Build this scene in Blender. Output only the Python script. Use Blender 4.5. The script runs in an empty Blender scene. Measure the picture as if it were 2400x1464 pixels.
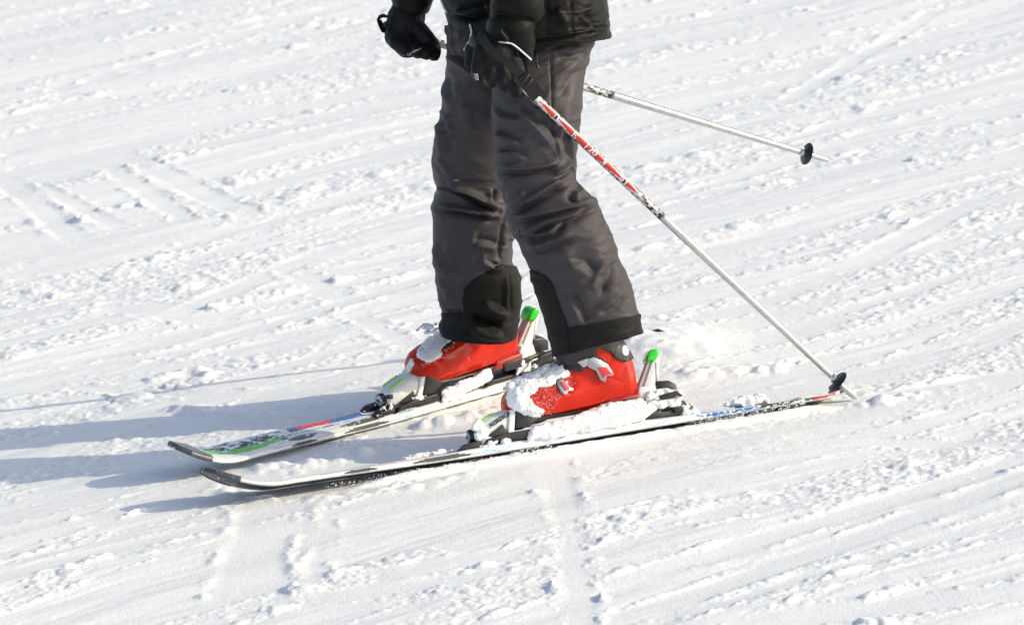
import bpy, bmesh, math, random
import numpy as np
from mathutils import Matrix, Vector
from mathutils.bvhtree import BVHTree

S = bpy.context.scene
COL = S.collection
rad = math.radians

# ------------------------------------------------------------------ camera
PW, PH = 2400.0, 1464.0                 # the photograph's frame; 1 px is about 1 mm at the skier
PITCH, ROLL, DIST, FPX = rad(13.0), rad(-5.0), 10.0, 10000.0
FWD = np.array([0, math.cos(PITCH), -math.sin(PITCH)])
_r, _u = np.array([1.0, 0, 0]), np.array([0, math.sin(PITCH), math.cos(PITCH)])
RGT = _r * math.cos(ROLL) + _u * math.sin(ROLL)
UPV = -_r * math.sin(ROLL) + _u * math.cos(ROLL)


def ray(px, py):
    d = FWD * FPX + RGT * (px - PW / 2) - UPV * (py - PH / 2)
    return d / np.linalg.norm(d)


_d0 = ray(1350, 1028)                   # the ground point under the near boot is the world origin
CAM = -_d0 * (DIST / np.dot(_d0, FWD))


def ground_at(px, py, z=0.0):
    d = ray(px, py)
    return CAM + d * ((z - CAM[2]) / d[2])


def at(px, py, Y):
    d = ray(px, py)
    return CAM + d * ((Y - CAM[1]) / d[1])


def to_px(P):
    v = P - CAM
    z = v @ FWD
    return np.stack([PW / 2 + FPX * (v @ RGT) / z, PH / 2 - FPX * (v @ UPV) / z], -1)


cd = bpy.data.cameras.new('camera')
cam = bpy.data.objects.new('camera', cd)
COL.objects.link(cam)
m = Matrix.Identity(4)
for i in range(3):
    m[i][0], m[i][1], m[i][2], m[i][3] = RGT[i], UPV[i], -FWD[i], CAM[i]
cam.matrix_world = m
cd.sensor_width = 36.0
cd.lens = 36.0 * FPX / PW
cd.clip_start, cd.clip_end = 0.1, 3000
cd.dof.use_dof = True
cd.dof.focus_distance = DIST - 0.05
cd.dof.aperture_fstop = 8.0
S.camera = cam

# ------------------------------------------------------------------ light
SUN_EL, SUN_AZ = rad(24.0), rad(-8.0)   # low sun from the right, a little to the camera's side
to_sun = Vector((math.cos(SUN_EL) * math.cos(SUN_AZ), math.cos(SUN_EL) * math.sin(SUN_AZ), math.sin(SUN_EL)))
w = bpy.data.worlds.new('World')
S.world = w
w.use_nodes = True
nt = w.node_tree
nt.nodes.clear()
sky = nt.nodes.new('ShaderNodeTexSky')
sky.sky_type = 'NISHITA'
sky.sun_disc = False
sky.sun_elevation = SUN_EL
sky.sun_rotation = math.pi / 2 - SUN_AZ
sky.altitude = 1500
sky.air_density = 1.0
sky.dust_density = 5.0
sky.ozone_density = 0.4
bg = nt.nodes.new('ShaderNodeBackground')
bg.inputs['Strength'].default_value = 0.15
wo = nt.nodes.new('ShaderNodeOutputWorld')
hz = nt.nodes.new('ShaderNodeHueSaturation')   # thin high haze takes some blue out of the sky
hz.inputs['Saturation'].default_value = 0.80
nt.links.new(sky.outputs[0], hz.inputs['Color'])
nt.links.new(hz.outputs[0], bg.inputs[0])
nt.links.new(bg.outputs[0], wo.inputs[0])
sd = bpy.data.lights.new('sun', 'SUN')
sd.energy = 2.6
sd.angle = rad(0.5)
sd.color = (1.0, 0.895, 0.65)
sun = bpy.data.objects.new('sun', sd)
COL.objects.link(sun)
sun.rotation_euler = to_sun.to_track_quat('Z', 'Y').to_euler()
sun.location = to_sun * 20
S.view_settings.view_transform = 'Standard'
S.view_settings.look = 'None'
S.view_settings.gamma = 1.0
S.view_settings.exposure = 0.42
S.view_settings.use_curve_mapping = False

# ------------------------------------------------------------------ noise
rng = np.random.RandomState(7)
random.seed(7)
_perm = rng.permutation(4096)


def _h(ix, iy, iz=0):
    return _perm[(_perm[(_perm[ix & 4095] + iy) & 4095] + iz) & 4095]


_ang = rng.rand(4096) * 2 * math.pi
_G2 = np.stack([np.cos(_ang), np.sin(_ang)], -1)
_G3 = rng.randn(4096, 3)
_G3 /= np.linalg.norm(_G3, axis=1)[:, None]
_RV = rng.rand(4096, 4)


def noise2(x, y, seed=0):
    x = x + seed * 17.31
    y = y - seed * 9.77
    xi, yi = np.floor(x).astype(np.int64), np.floor(y).astype(np.int64)
    xf, yf = x - xi, y - yi
    u, v = xf * xf * xf * (xf * (xf * 6 - 15) + 10), yf * yf * yf * (yf * (yf * 6 - 15) + 10)

    def g(i, j):
        k = _G2[_h(xi + i, yi + j)]
        return k[..., 0] * (xf - i) + k[..., 1] * (yf - j)
    a = g(0, 0) * (1 - u) + g(1, 0) * u
    b = g(0, 1) * (1 - u) + g(1, 1) * u
    return (a * (1 - v) + b * v) * 1.5


def noise3(P, scale, seed=0):
    P = P / scale + seed * 13.7
    I = np.floor(P).astype(np.int64)
    F = P - I
    U = F * F * F * (F * (F * 6 - 15) + 10)
    out = 0
    for i in (0, 1):
        for j in (0, 1):
            for k in (0, 1):
                g = _G3[_h(I[..., 0] + i, I[..., 1] + j, I[..., 2] + k)]
                d = g[..., 0] * (F[..., 0] - i) + g[..., 1] * (F[..., 1] - j) + g[..., 2] * (F[..., 2] - k)
                out = out + d * (U[..., 0] if i else 1 - U[..., 0]) * (U[..., 1] if j else 1 - U[..., 1]) * (U[..., 2] if k else 1 - U[..., 2])
    return out * 1.5


def clods(x, y, cell, dens, seed=0):
    """rounded lumps scattered one per cell; dens in 0..1 says how many cells carry one"""
    x = x / cell + seed * 31.7
    y = y / cell - seed * 12.3
    xi, yi = np.floor(x).astype(np.int64), np.floor(y).astype(np.int64)
    out = np.zeros_like(x)
    for i in (-1, 0, 1):
        for j in (-1, 0, 1):
            r = _RV[_h(xi + i, yi + j, seed)]
            dx, dy = x - (xi + i + r[..., 0]), y - (yi + j + r[..., 1])
            R = 0.35 + 0.5 * r[..., 2]
            q = 1 - (dx * dx + dy * dy) / (R * R)
            b = np.sqrt(np.clip(q, 0, 1)) * R * (r[..., 3] < dens)
            out = np.maximum(out, b)
    return out * cell


def sstep(a, b, x):
    t = np.clip((x - a) / (b - a), 0, 1)
    return t * t * (3 - 2 * t)


# ------------------------------------------------------------------ materials
def mat(name, col, rough=0.5, metal=0.0, bump=None, sss=0.0, sheen=0.0, trans=0.0, coat=0.0, vary=0.0, attr=None, spec=None, sss_r=None, vscale=60):
    M = bpy.data.materials.new(name)
    M.use_nodes = True
    N, L = M.node_tree.nodes, M.node_tree.links
    b = N['Principled BSDF']
    b.inputs['Base Color'].default_value = (*col, 1)
    b.inputs['Roughness'].default_value = rough
    b.inputs['Metallic'].default_value = metal
    if spec is not None:
        b.inputs['Specular IOR Level'].default_value = spec
    if sss:
        b.inputs['Subsurface Weight'].default_value = sss
        b.inputs['Subsurface Radius'].default_value = sss_r or (1, 1, 1)
        b.inputs['Subsurface Scale'].default_value = 0.01
    if sheen:
        b.inputs['Sheen Weight'].default_value = sheen
        b.inputs['Sheen Roughness'].default_value = 0.5
    if trans:
        b.inputs['Transmission Weight'].default_value = trans
    if coat:
        b.inputs['Coat Weight'].default_value = coat
        b.inputs['Coat Roughness'].default_value = 0.15
    tc = N.new('ShaderNodeTexCoord')
    src = None
    if attr:
        a = N.new('ShaderNodeAttribute')
        a.attribute_name = attr
        src = a.outputs['Color']
        L.new(src, b.inputs['Base Color'])
    if vary:
        n = N.new('ShaderNodeTexNoise')
        n.inputs['Scale'].default_value = vscale
        n.inputs['Detail'].default_value = 6
        L.new(tc.outputs['Object'], n.inputs['Vector'])
        mr = N.new('ShaderNodeMapRange')
        mr.inputs[1].default_value, mr.inputs[2].default_value = 0.3, 0.7
        mr.inputs[3].default_value, mr.inputs[4].default_value = 1 - vary, 1 + vary
        L.new(n.outputs[0], mr.inputs[0])
        mx = N.new('ShaderNodeVectorMath')
        mx.operation = 'SCALE'
        if src is not None:
            L.new(src, mx.inputs[0])
        else:
            mx.inputs[0].default_value = col
        L.new(mr.outputs[0], mx.inputs['Scale'])
        L.new(mx.outputs[0], b.inputs['Base Color'])
        r2 = N.new('ShaderNodeMapRange')
        r2.inputs[1].default_value, r2.inputs[2].default_value = 0.3, 0.7
        r2.inputs[3].default_value, r2.inputs[4].default_value = max(0.05, rough - 0.1), min(1, rough + 0.1)
        L.new(n.outputs[0], r2.inputs[0])
        L.new(r2.outputs[0], b.inputs['Roughness'])
    if bump:
        prev = None
        for sc, st in bump:
            n = N.new('ShaderNodeTexNoise')
            n.inputs['Scale'].default_value = sc
            n.inputs['Detail'].default_value = 4
            L.new(tc.outputs['Object'], n.inputs['Vector'])
            bp = N.new('ShaderNodeBump')
            bp.inputs['Strength'].default_value = st
            bp.inputs['Distance'].default_value = 0.4 / sc
            L.new(n.outputs[0], bp.inputs['Height'])
            if prev is not None:
                L.new(prev.outputs[0], bp.inputs['Normal'])
            prev = bp
        L.new(prev.outputs[0], b.inputs['Normal'])
    return M


M_SNOW = mat('snow', (0.90, 0.90, 0.90), 0.65, bump=[(170, 0.55), (520, 0.5)], spec=0.25)
M_CLUMP = mat('packed_snow', (0.90, 0.90, 0.90), 0.6, bump=[(300, 0.6), (900, 0.5)], sss=0.5, spec=0.3)
M_TROUSER = mat('trouser_fabric', (0.048, 0.0425, 0.0465), 0.62, bump=[(1500, 0.2)], vary=0.08, vscale=14, spec=0.30)
M_PATCH = mat('gaiter_fabric', (0.0065, 0.0065, 0.0062), 0.75, bump=[(900, 0.35)], sheen=0.02, vary=0.2, vscale=35, spec=0.25)
M_JACKET = mat('jacket_fabric', (0.0040, 0.0040, 0.0034), 0.5, bump=[(1200, 0.1), (40, 0.10)], vary=0.12, vscale=25, spec=0.15)
M_GLOVE = mat('glove_fabric', (0.0085, 0.0085, 0.0085), 0.6, bump=[(800, 0.3), (90, 0.3)], vary=0.2, spec=0.2)
M_STRAP = mat('webbing', (0.010, 0.010, 0.010), 0.6, bump=[(1500, 0.4)], spec=0.3)
M_WHITE = mat('white_plastic', (0.78, 0.79, 0.76), 0.32, vary=0.05, coat=0.2)
M_PIPING = mat('reflective_piping', (0.62, 0.62, 0.72), 0.4)
M_BLACK = mat('black_plastic', (0.022, 0.022, 0.022), 0.42, bump=[(500, 0.15)], vary=0.25)
M_GREY = mat('grey_plastic', (0.46, 0.43, 0.435), 0.4, vary=0.1)
M_TIP = mat('tip_guard', (0.075, 0.08, 0.095), 0.35, vary=0.25, vscale=90)
M_BASE = mat('ski_base', (0.012, 0.012, 0.014), 0.35, vary=0.3, vscale=120)
M_STEEL = mat('steel', (0.55, 0.54, 0.52), 0.35, 1.0, vary=0.15)
M_ALU = mat('aluminium', (0.42, 0.42, 0.43), 0.22, 1.0, vary=0.1)
M_RED = mat('red_boot_plastic', (0.54, 0.016, 0.002), 0.24, sss=0.25, sss_r=(1.0, 0.08, 0.03), coat=0.18, spec=0.22, vary=0.12, vscale=18)
M_REDD = mat('red_boot_sole', (0.33, 0.02, 0.016), 0.4, vary=0.2)
M_GREEN = mat('green_plastic', (0.02, 0.70, 0.015), 0.14, trans=0.35, sss=0.4, sss_r=(0.2, 1, 0.2), coat=0.5)
M_LIME = mat('lime_print', (0.25, 0.75, 0.06), 0.4)
M_INK = mat('black_print', (0.015, 0.015, 0.015), 0.5)
M_WINK = mat('white_print', (0.75, 0.75, 0.75), 0.5)
M_RINK = mat('red_print', (0.55, 0.03, 0.03), 0.5)
M_SKI = mat('ski_print', (1, 1, 1), 0.3, attr='print', coat=0.3, vary=0.04)
M_POLE = mat('pole_print', (1, 1, 1), 0.24, attr='print', coat=0.3)
M_POLEALU = mat('brushed_aluminium', (0.56, 0.565, 0.555), 0.3, 0.8, vary=0.08)
M_DIAL = mat('dial', (0.45, 0.52, 0.58), 0.2, 0.4)
M_WATER = mat('meltwater', (0.35, 0.01, 0.008), 0.03, coat=1.0)


# ------------------------------------------------------------------ mesh helpers
def new_mesh(name, V, F, smooth=True):
    me = bpy.data.meshes.new(name)
    V = np.asarray(V, dtype=np.float32)
    me.vertices.add(len(V))
    me.vertices.foreach_set('co', V.ravel())
    if isinstance(F, np.ndarray):
        n, k = F.shape
        me.loops.add(n * k)
        me.loops.foreach_set('vertex_index', F.astype(np.int32).ravel())
        me.polygons.add(n)
        me.polygons.foreach_set('loop_start', np.arange(0, n * k, k, dtype=np.int32))
        me.polygons.foreach_set('loop_total', np.full(n, k, dtype=np.int32))
    else:
        tot = np.array([len(f) for f in F], dtype=np.int32)
        flat = np.array([i for f in F for i in f], dtype=np.int32)
        me.loops.add(len(flat))
        me.loops.foreach_set('vertex_index', flat)
        me.polygons.add(len(F))
        me.polygons.foreach_set('loop_start', np.concatenate([[0], np.cumsum(tot)[:-1]]).astype(np.int32))
        me.polygons.foreach_set('loop_total', tot)
    me.update(calc_edges=True)
    me.validate()
    me.polygons.foreach_set('use_smooth', np.full(len(me.polygons), smooth, dtype=bool))
    return me


def link(name, me, M=None, parent=None):
    o = bpy.data.objects.new(name, me)
    COL.objects.link(o)
    if M is not None and not me.materials:
        me.materials.append(M)
    if parent is not None:
        o.parent = parent
    return o


def mk(name, V, F, M, parent=None, smooth=True, world=None):
    """world: the 4x4 matrix of the thing the vertices (given in world space) belong to"""
    V = np.asarray(V, dtype=float)
    if world is not None:
        inv = np.array(world.inverted())
        V = V @ inv[:3, :3].T + inv[:3, 3]
    return link(name, new_mesh(name, V, F, smooth), M, parent)


def thing(name, label, cat, mw, group=None):
    o = bpy.data.objects.new(name, None)
    COL.objects.link(o)
    o.empty_display_size = 0.1
    o.matrix_world = mw
    o['label'], o['category'] = label, cat
    if group:
        o['group'] = group
    return o


def tag(o, label, cat, group=None, kind=None):
    o['label'], o['category'] = label, cat
    if group:
        o['group'] = group
    if kind:
        o['kind'] = kind
    return o


def bake(o, mods):
    """apply modifiers given as (type, {settings}) and keep the result as plain mesh"""
    for ty, kw in mods:
        md = o.modifiers.new(ty.lower(), ty)
        for k, v in kw.items():
            setattr(md, k, v)
    bpy.context.view_layer.update()
    dg = bpy.context.evaluated_depsgraph_get()
    me = bpy.data.meshes.new_from_object(o.evaluated_get(dg))
    old = o.data
    mats = list(old.materials)
    o.modifiers.clear()
    o.data = me
    me.name = old.name
    bpy.data.meshes.remove(old)
    if not me.materials:
        for q in mats:
            me.materials.append(q)
    me.polygons.foreach_set('use_smooth', np.ones(len(me.polygons), dtype=bool))
    return o


def vco(me):
    a = np.empty(len(me.vertices) * 3, dtype=np.float32)
    me.vertices.foreach_get('co', a)
    return a.reshape(-1, 3).astype(float)


def vno(me):
    a = np.empty(len(me.vertices) * 3, dtype=np.float32)
    me.vertices.foreach_get('normal', a)
    return a.reshape(-1, 3).astype(float)


def set_co(me, V):
    me.vertices.foreach_set('co', np.asarray(V, dtype=np.float32).ravel())
    me.update()


def loft(rings, close=True, cap=True):
    """rings: (n, k, 3) -> verts, faces"""
    R = np.asarray(rings)
    n, k = R.shape[:2]
    i, j = np.meshgrid(np.arange(n - 1), np.arange(k if close else k - 1), indexing='ij')
    j2 = (j + 1) % k
    F = np.stack([i * k + j, i * k + j2, (i + 1) * k + j2, (i + 1) * k + j], -1).reshape(-1, 4).tolist()
    if cap:
        F.append(list(range(k))[::-1])
        F.append([(n - 1) * k + q for q in range(k)])
    return R.reshape(-1, 3), F


def oval(hw, hh, e, k=28):
    t = np.linspace(0, 2 * math.pi, k, endpoint=False)
    c, s = np.cos(t), np.sin(t)
    return np.sign(c) * np.abs(c) ** (2 / e) * hw, np.sign(s) * np.abs(s) ** (2 / e) * hh


def interp_rows(rows, n, power=1.0):
    A = np.asarray(rows, dtype=float)
    d = np.concatenate([[0], np.cumsum(np.linalg.norm(np.diff(A[:, :2], axis=0), axis=1) + 1e-6)])
    t = np.linspace(0, d[-1], n)
    out = np.stack([np.interp(t, d, A[:, c]) for c in range(A.shape[1])], -1)
    return out


def smooth_rows(A, it):
    for _ in range(it):
        B = A.copy()
        B[1:-1] = 0.25 * A[:-2] + 0.5 * A[1:-1] + 0.25 * A[2:]
        A = B
    return A


def capsule(p0, r0, p1, r1, k=14, m=6):
    """a tapered capsule with rounded ends"""
    p0, p1 = np.asarray(p0, float), np.asarray(p1, float)
    ax = p1 - p0
    L = np.linalg.norm(ax)
    ax = ax / L if L > 1e-9 else np.array([0, 0, 1.0])
    a = np.cross(ax, [0, 0, 1.0] if abs(ax[2]) < 0.9 else [1.0, 0, 0])
    a /= np.linalg.norm(a)
    b = np.cross(ax, a)
    th = np.linspace(0, 2 * math.pi, k, endpoint=False)
    ph0 = np.linspace(-math.pi / 2 + 0.12, 0, m)
    ph1 = np.linspace(0, math.pi / 2 - 0.12, m)
    rings = []
    for c, r, ph in ((p0, r0, ph0), (p1, r1, ph1)):
        for f in ph:
            rings.append(c + ax * r * math.sin(f) + r * math.cos(f) * (np.cos(th)[:, None] * a + np.sin(th)[:, None] * b))
    return loft(np.array(rings))


def join(parts):
    V, F, n = [], [], 0
    for v, f in parts:
        V.append(np.asarray(v))
        F += [[q + n for q in g] for g in (f.tolist() if isinstance(f, np.ndarray) else f)]
        n += len(v)
    return np.concatenate(V), F


_ico = bmesh.new()
bmesh.ops.create_icosphere(_ico, subdivisions=2, radius=1.0)
ICO_V = np.array([v.co[:] for v in _ico.verts])
ICO_F = np.array([[v.index for v in f.verts] for f in _ico.faces])
_ico.free()
_ico = bmesh.new()
bmesh.ops.create_icosphere(_ico, subdivisions=1, radius=1.0)
ICO1_V = np.array([v.co[:] for v in _ico.verts])
ICO1_F = np.array([[v.index for v in f.verts] for f in _ico.faces])
_ico.free()


def spheres(C, R, sq=None, lo=False):
    Vb, Fb = (ICO1_V, ICO1_F) if lo else (ICO_V, ICO_F)
    C, R = np.asarray(C), np.asarray(R)
    sq = np.ones((len(C), 3)) if sq is None else sq
    V = C[:, None, :] + Vb[None] * R[:, None, None] * sq[:, None, :]
    F = Fb[None] + (np.arange(len(C)) * len(Vb))[:, None, None]
    return V.reshape(-1, 3), F.reshape(-1, 3)


def tube(path, r, k=10, cap=True):
    P = np.asarray(path, float)
    n = len(P)
    T = np.gradient(P, axis=0)
    T /= np.linalg.norm(T, axis=1)[:, None]
    r = np.full(n, r) if np.isscalar(r) else np.asarray(r)
    a = np.cross(T[0], [0, 0, 1.0] if abs(T[0][2]) < 0.9 else [0, 1.0, 0])
    th = np.linspace(0, 2 * math.pi, k, endpoint=False)
    rings = []
    for i in range(n):
        a = a - T[i] * np.dot(a, T[i])
        a /= np.linalg.norm(a)
        b = np.cross(T[i], a)
        rings.append(P[i] + r[i] * (np.cos(th)[:, None] * a + np.sin(th)[:, None] * b))
    return loft(np.array(rings), cap=cap)


def in_poly(P, poly):
    x, y = P[..., 0], P[..., 1]
    ins = np.zeros(x.shape, bool)
    n = len(poly)
    for i in range(n):
        x0, y0 = poly[i]
        x1, y1 = poly[(i + 1) % n]
        c = ((y0 > y) != (y1 > y)) & (x < (x1 - x0) * (y - y0) / ((y1 - y0) or 1e-9) + x0)
        ins ^= c
    return ins


def poly_dist(P, line):
    """distance, side and run (0..1) of points P to a polyline"""
    best = np.full(P.shape[:-1], 1e9)
    side = np.zeros_like(best)
    run = np.zeros_like(best)
    L = np.asarray(line, float)
    seg = np.linalg.norm(np.diff(L, axis=0), axis=1)
    cum = np.concatenate([[0], np.cumsum(seg)])
    for i in range(len(L) - 1):
        d = L[i + 1] - L[i]
        q = P - L[i]
        t = np.clip((q @ d) / (d @ d), 0, 1)
        e = q - t[..., None] * d
        ds = np.linalg.norm(e, axis=-1)
        up = ds < best
        best = np.where(up, ds, best)
        side = np.where(up, np.sign(d[0] * q[..., 1] - d[1] * q[..., 0]), side)
        run = np.where(up, (cum[i] + t * seg[i]) / cum[-1], run)
    return best, side, run


def text_mesh(s, size, extrude=0.0, shear=0.0, bold=0.0):
    cu = bpy.data.curves.new('lettering', 'FONT')
    cu.body = s
    cu.size = size
    cu.extrude = extrude
    cu.shear = shear
    cu.offset = bold
    cu.align_x, cu.align_y = 'CENTER', 'CENTER'
    o = bpy.data.objects.new('lettering', cu)
    COL.objects.link(o)
    bpy.context.view_layer.update()
    me = bpy.data.meshes.new_from_object(o.evaluated_get(bpy.context.evaluated_depsgraph_get()))
    bpy.data.objects.remove(o)
    bpy.data.curves.remove(cu)
    return me


# ------------------------------------------------------------------ ski frames
def ski_matrix(px, py, yaw, roll, lift):
    o = ground_at(px, py)
    f = Vector((-math.cos(yaw), -math.sin(yaw), 0))
    l = Vector((math.sin(yaw), -math.cos(yaw), 0))
    z = Vector((0, 0, 1))
    l2 = l * math.cos(roll) + z * math.sin(roll)
    z2 = f.cross(l2)
    M = Matrix.Identity(4)
    for i in range(3):
        M[i][0], M[i][1], M[i][2] = f[i], l2[i], z2[i]
        M[i][3] = o[i] + z[i] * lift
    return M


NEAR = ski_matrix(1350, 1041, rad(16.5), rad(18.0), 0.008)
FAR = ski_matrix(1083, 934, rad(38.0), rad(-7.0), 0.005)


def loc(MW, px, py, lat):
    """pixel -> (forward, up) of a ski frame on the plane at that lateral offset"""
    inv = np.array(MW.inverted())
    c = inv[:3, :3] @ CAM + inv[:3, 3]
    d = inv[:3, :3] @ ray(px, py)
    t = (lat - c[1]) / d[1]
    p = c + d * t
    return p[0], p[2]


# ------------------------------------------------------------------ ground
LSKI_TIP, LSKI_TAIL = 0.890, -0.665


def ski_halfwidth(s):
    return np.interp(s, [LSKI_TAIL, LSKI_TAIL + 0.02, LSKI_TAIL + 0.05, -0.3, 0.0, 0.35, 0.74, 0.79, 0.835, 0.868, LSKI_TIP - 0.0025, LSKI_TIP],
                     [0.030, 0.045, 0.050, 0.043, 0.0375, 0.043, 0.057, 0.0585, 0.056, 0.046, 0.020, 0.002])


def build_ground():
    xs = np.arange(-1.45, 1.32, 0.0047)
    ys, y = [], -1.95
    while y < 8.5:
        ys.append(y)
        y += 0.0052 * (1 + max(y, -1.5) / 10) ** 1.8

    def grow(a, far):
        out, st, v = [], 0.02, a
        while abs(v) < far:
            v += math.copysign(st, a)
            st *= 1.35
            out.append(v)
        return out
    xs = np.concatenate([grow(-1.45, 400)[::-1], xs, grow(1.32, 400)])
    ys = np.concatenate([grow(-1.95, 500)[::-1], ys, grow(8.5, 1200)])
    X, Y = np.meshgrid(xs, ys)
    X = X * np.clip(1 + Y / 10, 0.75, 2.2)
    a = rad(38)
    ca, sa = math.cos(a), math.sin(a)
    wx = 0.10 * noise2(X / 1.1, Y / 1.1, 41)
    u, v = X * ca + Y * sa, -X * sa + Y * ca + wx
    u2, v2 = X * math.cos(rad(24)) + Y * math.sin(rad(24)), -X * math.sin(rad(24)) + Y * math.cos(rad(24))
    fade = sstep(12.0, 9.0, np.abs(Y)) * sstep(6.5, 3.4, np.abs(X))
    # distance to the skis: ground is pressed flat there
    inski = np.zeros_like(X)
    press = np.full_like(X, 9.0)
    bedz = np.zeros_like(X)
    bedw = np.zeros_like(X)
    for MW in (NEAR, FAR):
        inv = np.array(MW.inverted())
        P = np.stack([X - MW[0][3], Y - MW[1][3]], -1)
        f = np.array([MW[0][0], MW[1][0]])
        s = P @ f
        t = P @ np.array([MW[0][1], MW[1][1]])
        hw = ski_halfwidth(np.clip(s, LSKI_TAIL, LSKI_TIP))
        out = np.maximum(np.abs(t) - hw, np.maximum(s - 0.74, LSKI_TAIL - 0.9 - s))
        up = out < press
        bedz = np.where(up, MW[2][3] + np.clip(t, -hw, hw) * MW[2][1], bedz)
        bedw = np.where(up, sstep(0.60, 0.42, s) * sstep(-0.66, -0.56, s), bedw)
        press = np.minimum(press, out)
    near_ski = sstep(0.30, 0.02, press)
    # broad and streaky undulation
    h = 0.010 * noise2(u / 1.5, v / 0.6, 1) + 0.0040 * noise2(u / 1.1, v / 0.22, 2)
    st = 0.0022 * noise2(u / 0.9, v / 0.085, 3) + 0.0014 * noise2(u2 / 0.5, v2 / 0.045, 4)
    st += 0.0007 * noise2(u / 0.35, v / 0.020, 5)
    # smooth tracks of other skis: flat beds with broken rims
    tr = noise2(u / 2.6, v / 0.17, 6)
    bed = sstep(0.12, 0.34, tr)
    rim = np.exp(-((tr - 0.10) / 0.07) ** 2)
    # how broken the surface is
    rough = sstep(-0.40, 0.65, noise2(u / 1.1, v / 0.22, 7) + 0.4 * noise2(X / 0.2, Y / 0.2, 8) + 0.35 * noise2(u / 0.6, v / 0.07, 28))
    rough = np.clip(rough + 0.55 * rim - 0.9 * bed, 0.04, 1)
    groove = np.zeros_like(X)
    for (px0, py0, px1, py1, wd, dp, rm) in GROOVES:
        A, B = ground_at(px0, py0)[:2], ground_at(px1, py1)[:2]
        d = B - A
        L = np.linalg.norm(d)
        d /= L
        q = np.stack([X - A[0], Y - A[1]], -1)
        s = q @ d
        t = q @ np.array([-d[1], d[0]]) + 0.010 * noise2(s / 0.3, s * 0 + 3.1 * px0, 9) + 0.003 * noise2(s / 0.03, s * 0 + px1, 10)
        en = sstep(-0.22, 0.12, s) * sstep(L + 0.22, L - 0.12, s)
        inn = sstep(wd / 2 + 0.014, wd / 2 - 0.016, np.abs(t)) * en
        rim_ = np.exp(-((np.abs(t) - wd / 2 - 0.018) / 0.016) ** 2) * en
        brk = sstep(-0.25, 0.35, noise2(s / 0.11, t / 0.08 + px0, 27))
        rim_ = rim_ * brk
        groove += 0.15 * (-dp) * inn + 0.17 * rm * rim_ * (0.6 + 0.8 * (noise2(s / 0.05, t / 0.05, 12) + 0.3))
        rough = np.clip(rough * (1 - 0.93 * inn) + 0.8 * rim_, 0.02, 1)
        st = st * (1 - 0.7 * inn)
    dens = rough ** 2.2
    lump = 0.18 * clods(X + 0.002 * noise2(X / .008, Y / .008, 19), Y, 0.0125, dens * 0.6, 1) + 0.18 * clods(X + 0.003 * noise2(X / .01, Y / .01, 20), Y + 0.003 * noise2(X / .011, Y / .011, 26), 0.024, dens * 0.30, 2)
    big = 0.17 * clods(X + 0.006 * noise2(X / .02, Y / .02, 21), Y + 0.006 * noise2(X / .02, Y / .02, 22), 0.062, np.clip(dens - 0.35, 0, 1) * 0.14, 3)
    grain = (0.0008 * noise2(X / 0.020, Y / 0.022, 13) + 0.0010 * noise2(X / 0.0105, Y / 0.0115, 14)) * (0.18 + rough)
    mid = 0.0022 * noise2(X / 0.075, Y / 0.07, 15) * (0.15 + rough) + 0.0018 * np.abs(noise2(X / 0.036, Y / 0.034, 16)) * rough
    h = h + st
    h = h * (1 - 0.85 * near_ski) + groove + mid * (1 - 0.4 * near_ski) + lump + big * (1 - near_ski) + grain - 0.004
    # snow pushed up along the inner edges of the wedge
    for (pxs, amp, wd) in BERMS:
        L = np.array([ground_at(*p)[:2] for p in pxs])
        d, sd_, rn = poly_dist(np.stack([X, Y], -1), L)
        e = sstep(0, 0.12, rn) * sstep(1, 0.88, rn)
        b = np.exp(-(d / wd) ** 2) * e
        h += b * amp * (0.55 + 0.9 * clods(X, Y, 0.03, np.full_like(X, 0.8), 5) / 0.02 * 0.5 + 0.7 * noise2(X / 0.04, Y / 0.04, 23))
    # carved ripples in front of the tail of the near ski
    c = ground_at(1750, 1035)[:2]
    q = np.stack([X - c[0], Y - c[1]], -1)
    a2 = rad(-4)
    qu, qv = q[..., 0] * math.cos(a2) + q[..., 1] * math.sin(a2), -q[..., 0] * math.sin(a2) + q[..., 1] * math.cos(a2)
    rp = np.exp(-(qu / 0.26) ** 4 - (qv / 0.16) ** 4)
    h = h * (1 - 0.75 * rp) + rp * 0.0045 * noise2(qu / 0.22, (qv + 0.15 * qu * qu) / 0.021, 24)
    pm = sstep(0.003, -0.014, press)
    floor_ = -0.004
    h = h * (1 - pm) + np.minimum(h, floor_) * pm
    # snow packed under the raised edges of the skis
    fill = np.maximum(h, bedz * 0.82 - 0.004 + 0.0035 * noise2(X / 0.05, Y / 0.04, 55) + 0.0016 * noise2(X / 0.015, Y / 0.015, 56)) * bedw + h * (1 - bedw)
    fw = sstep(0.016, -0.002, press + 0.006 * noise2(X / 0.04, Y / 0.04, 57))
    h = h * (1 - fw) + fill * fw
    c = ground_at(1545, 818)[:2]
    h += 0.041 * np.exp(-((X - c[0]) / 0.16) ** 2 - ((Y - c[1]) / 0.22) ** 2) * (0.92 + 0.12 * noise2(X / 0.04, Y / 0.05, 50))
    h = h * fade + (1 - fade) * (0.3 * noise2(X / 60, Y / 60, 30) * sstep(8, 80, np.hypot(X, Y)))
    k, n = len(xs), len(ys)
    i, j = np.meshgrid(np.arange(n - 1), np.arange(k - 1), indexing='ij')
    F = np.stack([i * k + j, i * k + j + 1, (i + 1) * k + j + 1, (i + 1) * k + j], -1).reshape(-1, 4)
    V = np.stack([X, Y, h], -1).reshape(-1, 3)
    me = new_mesh('snow_slope', V, F)
    o = link('snow_slope', me, M_SNOW)
    o['kind'] = 'structure'
    o['label'] = 'sunlit piste of broken white snow crossed by ski tracks'
    return o


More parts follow.
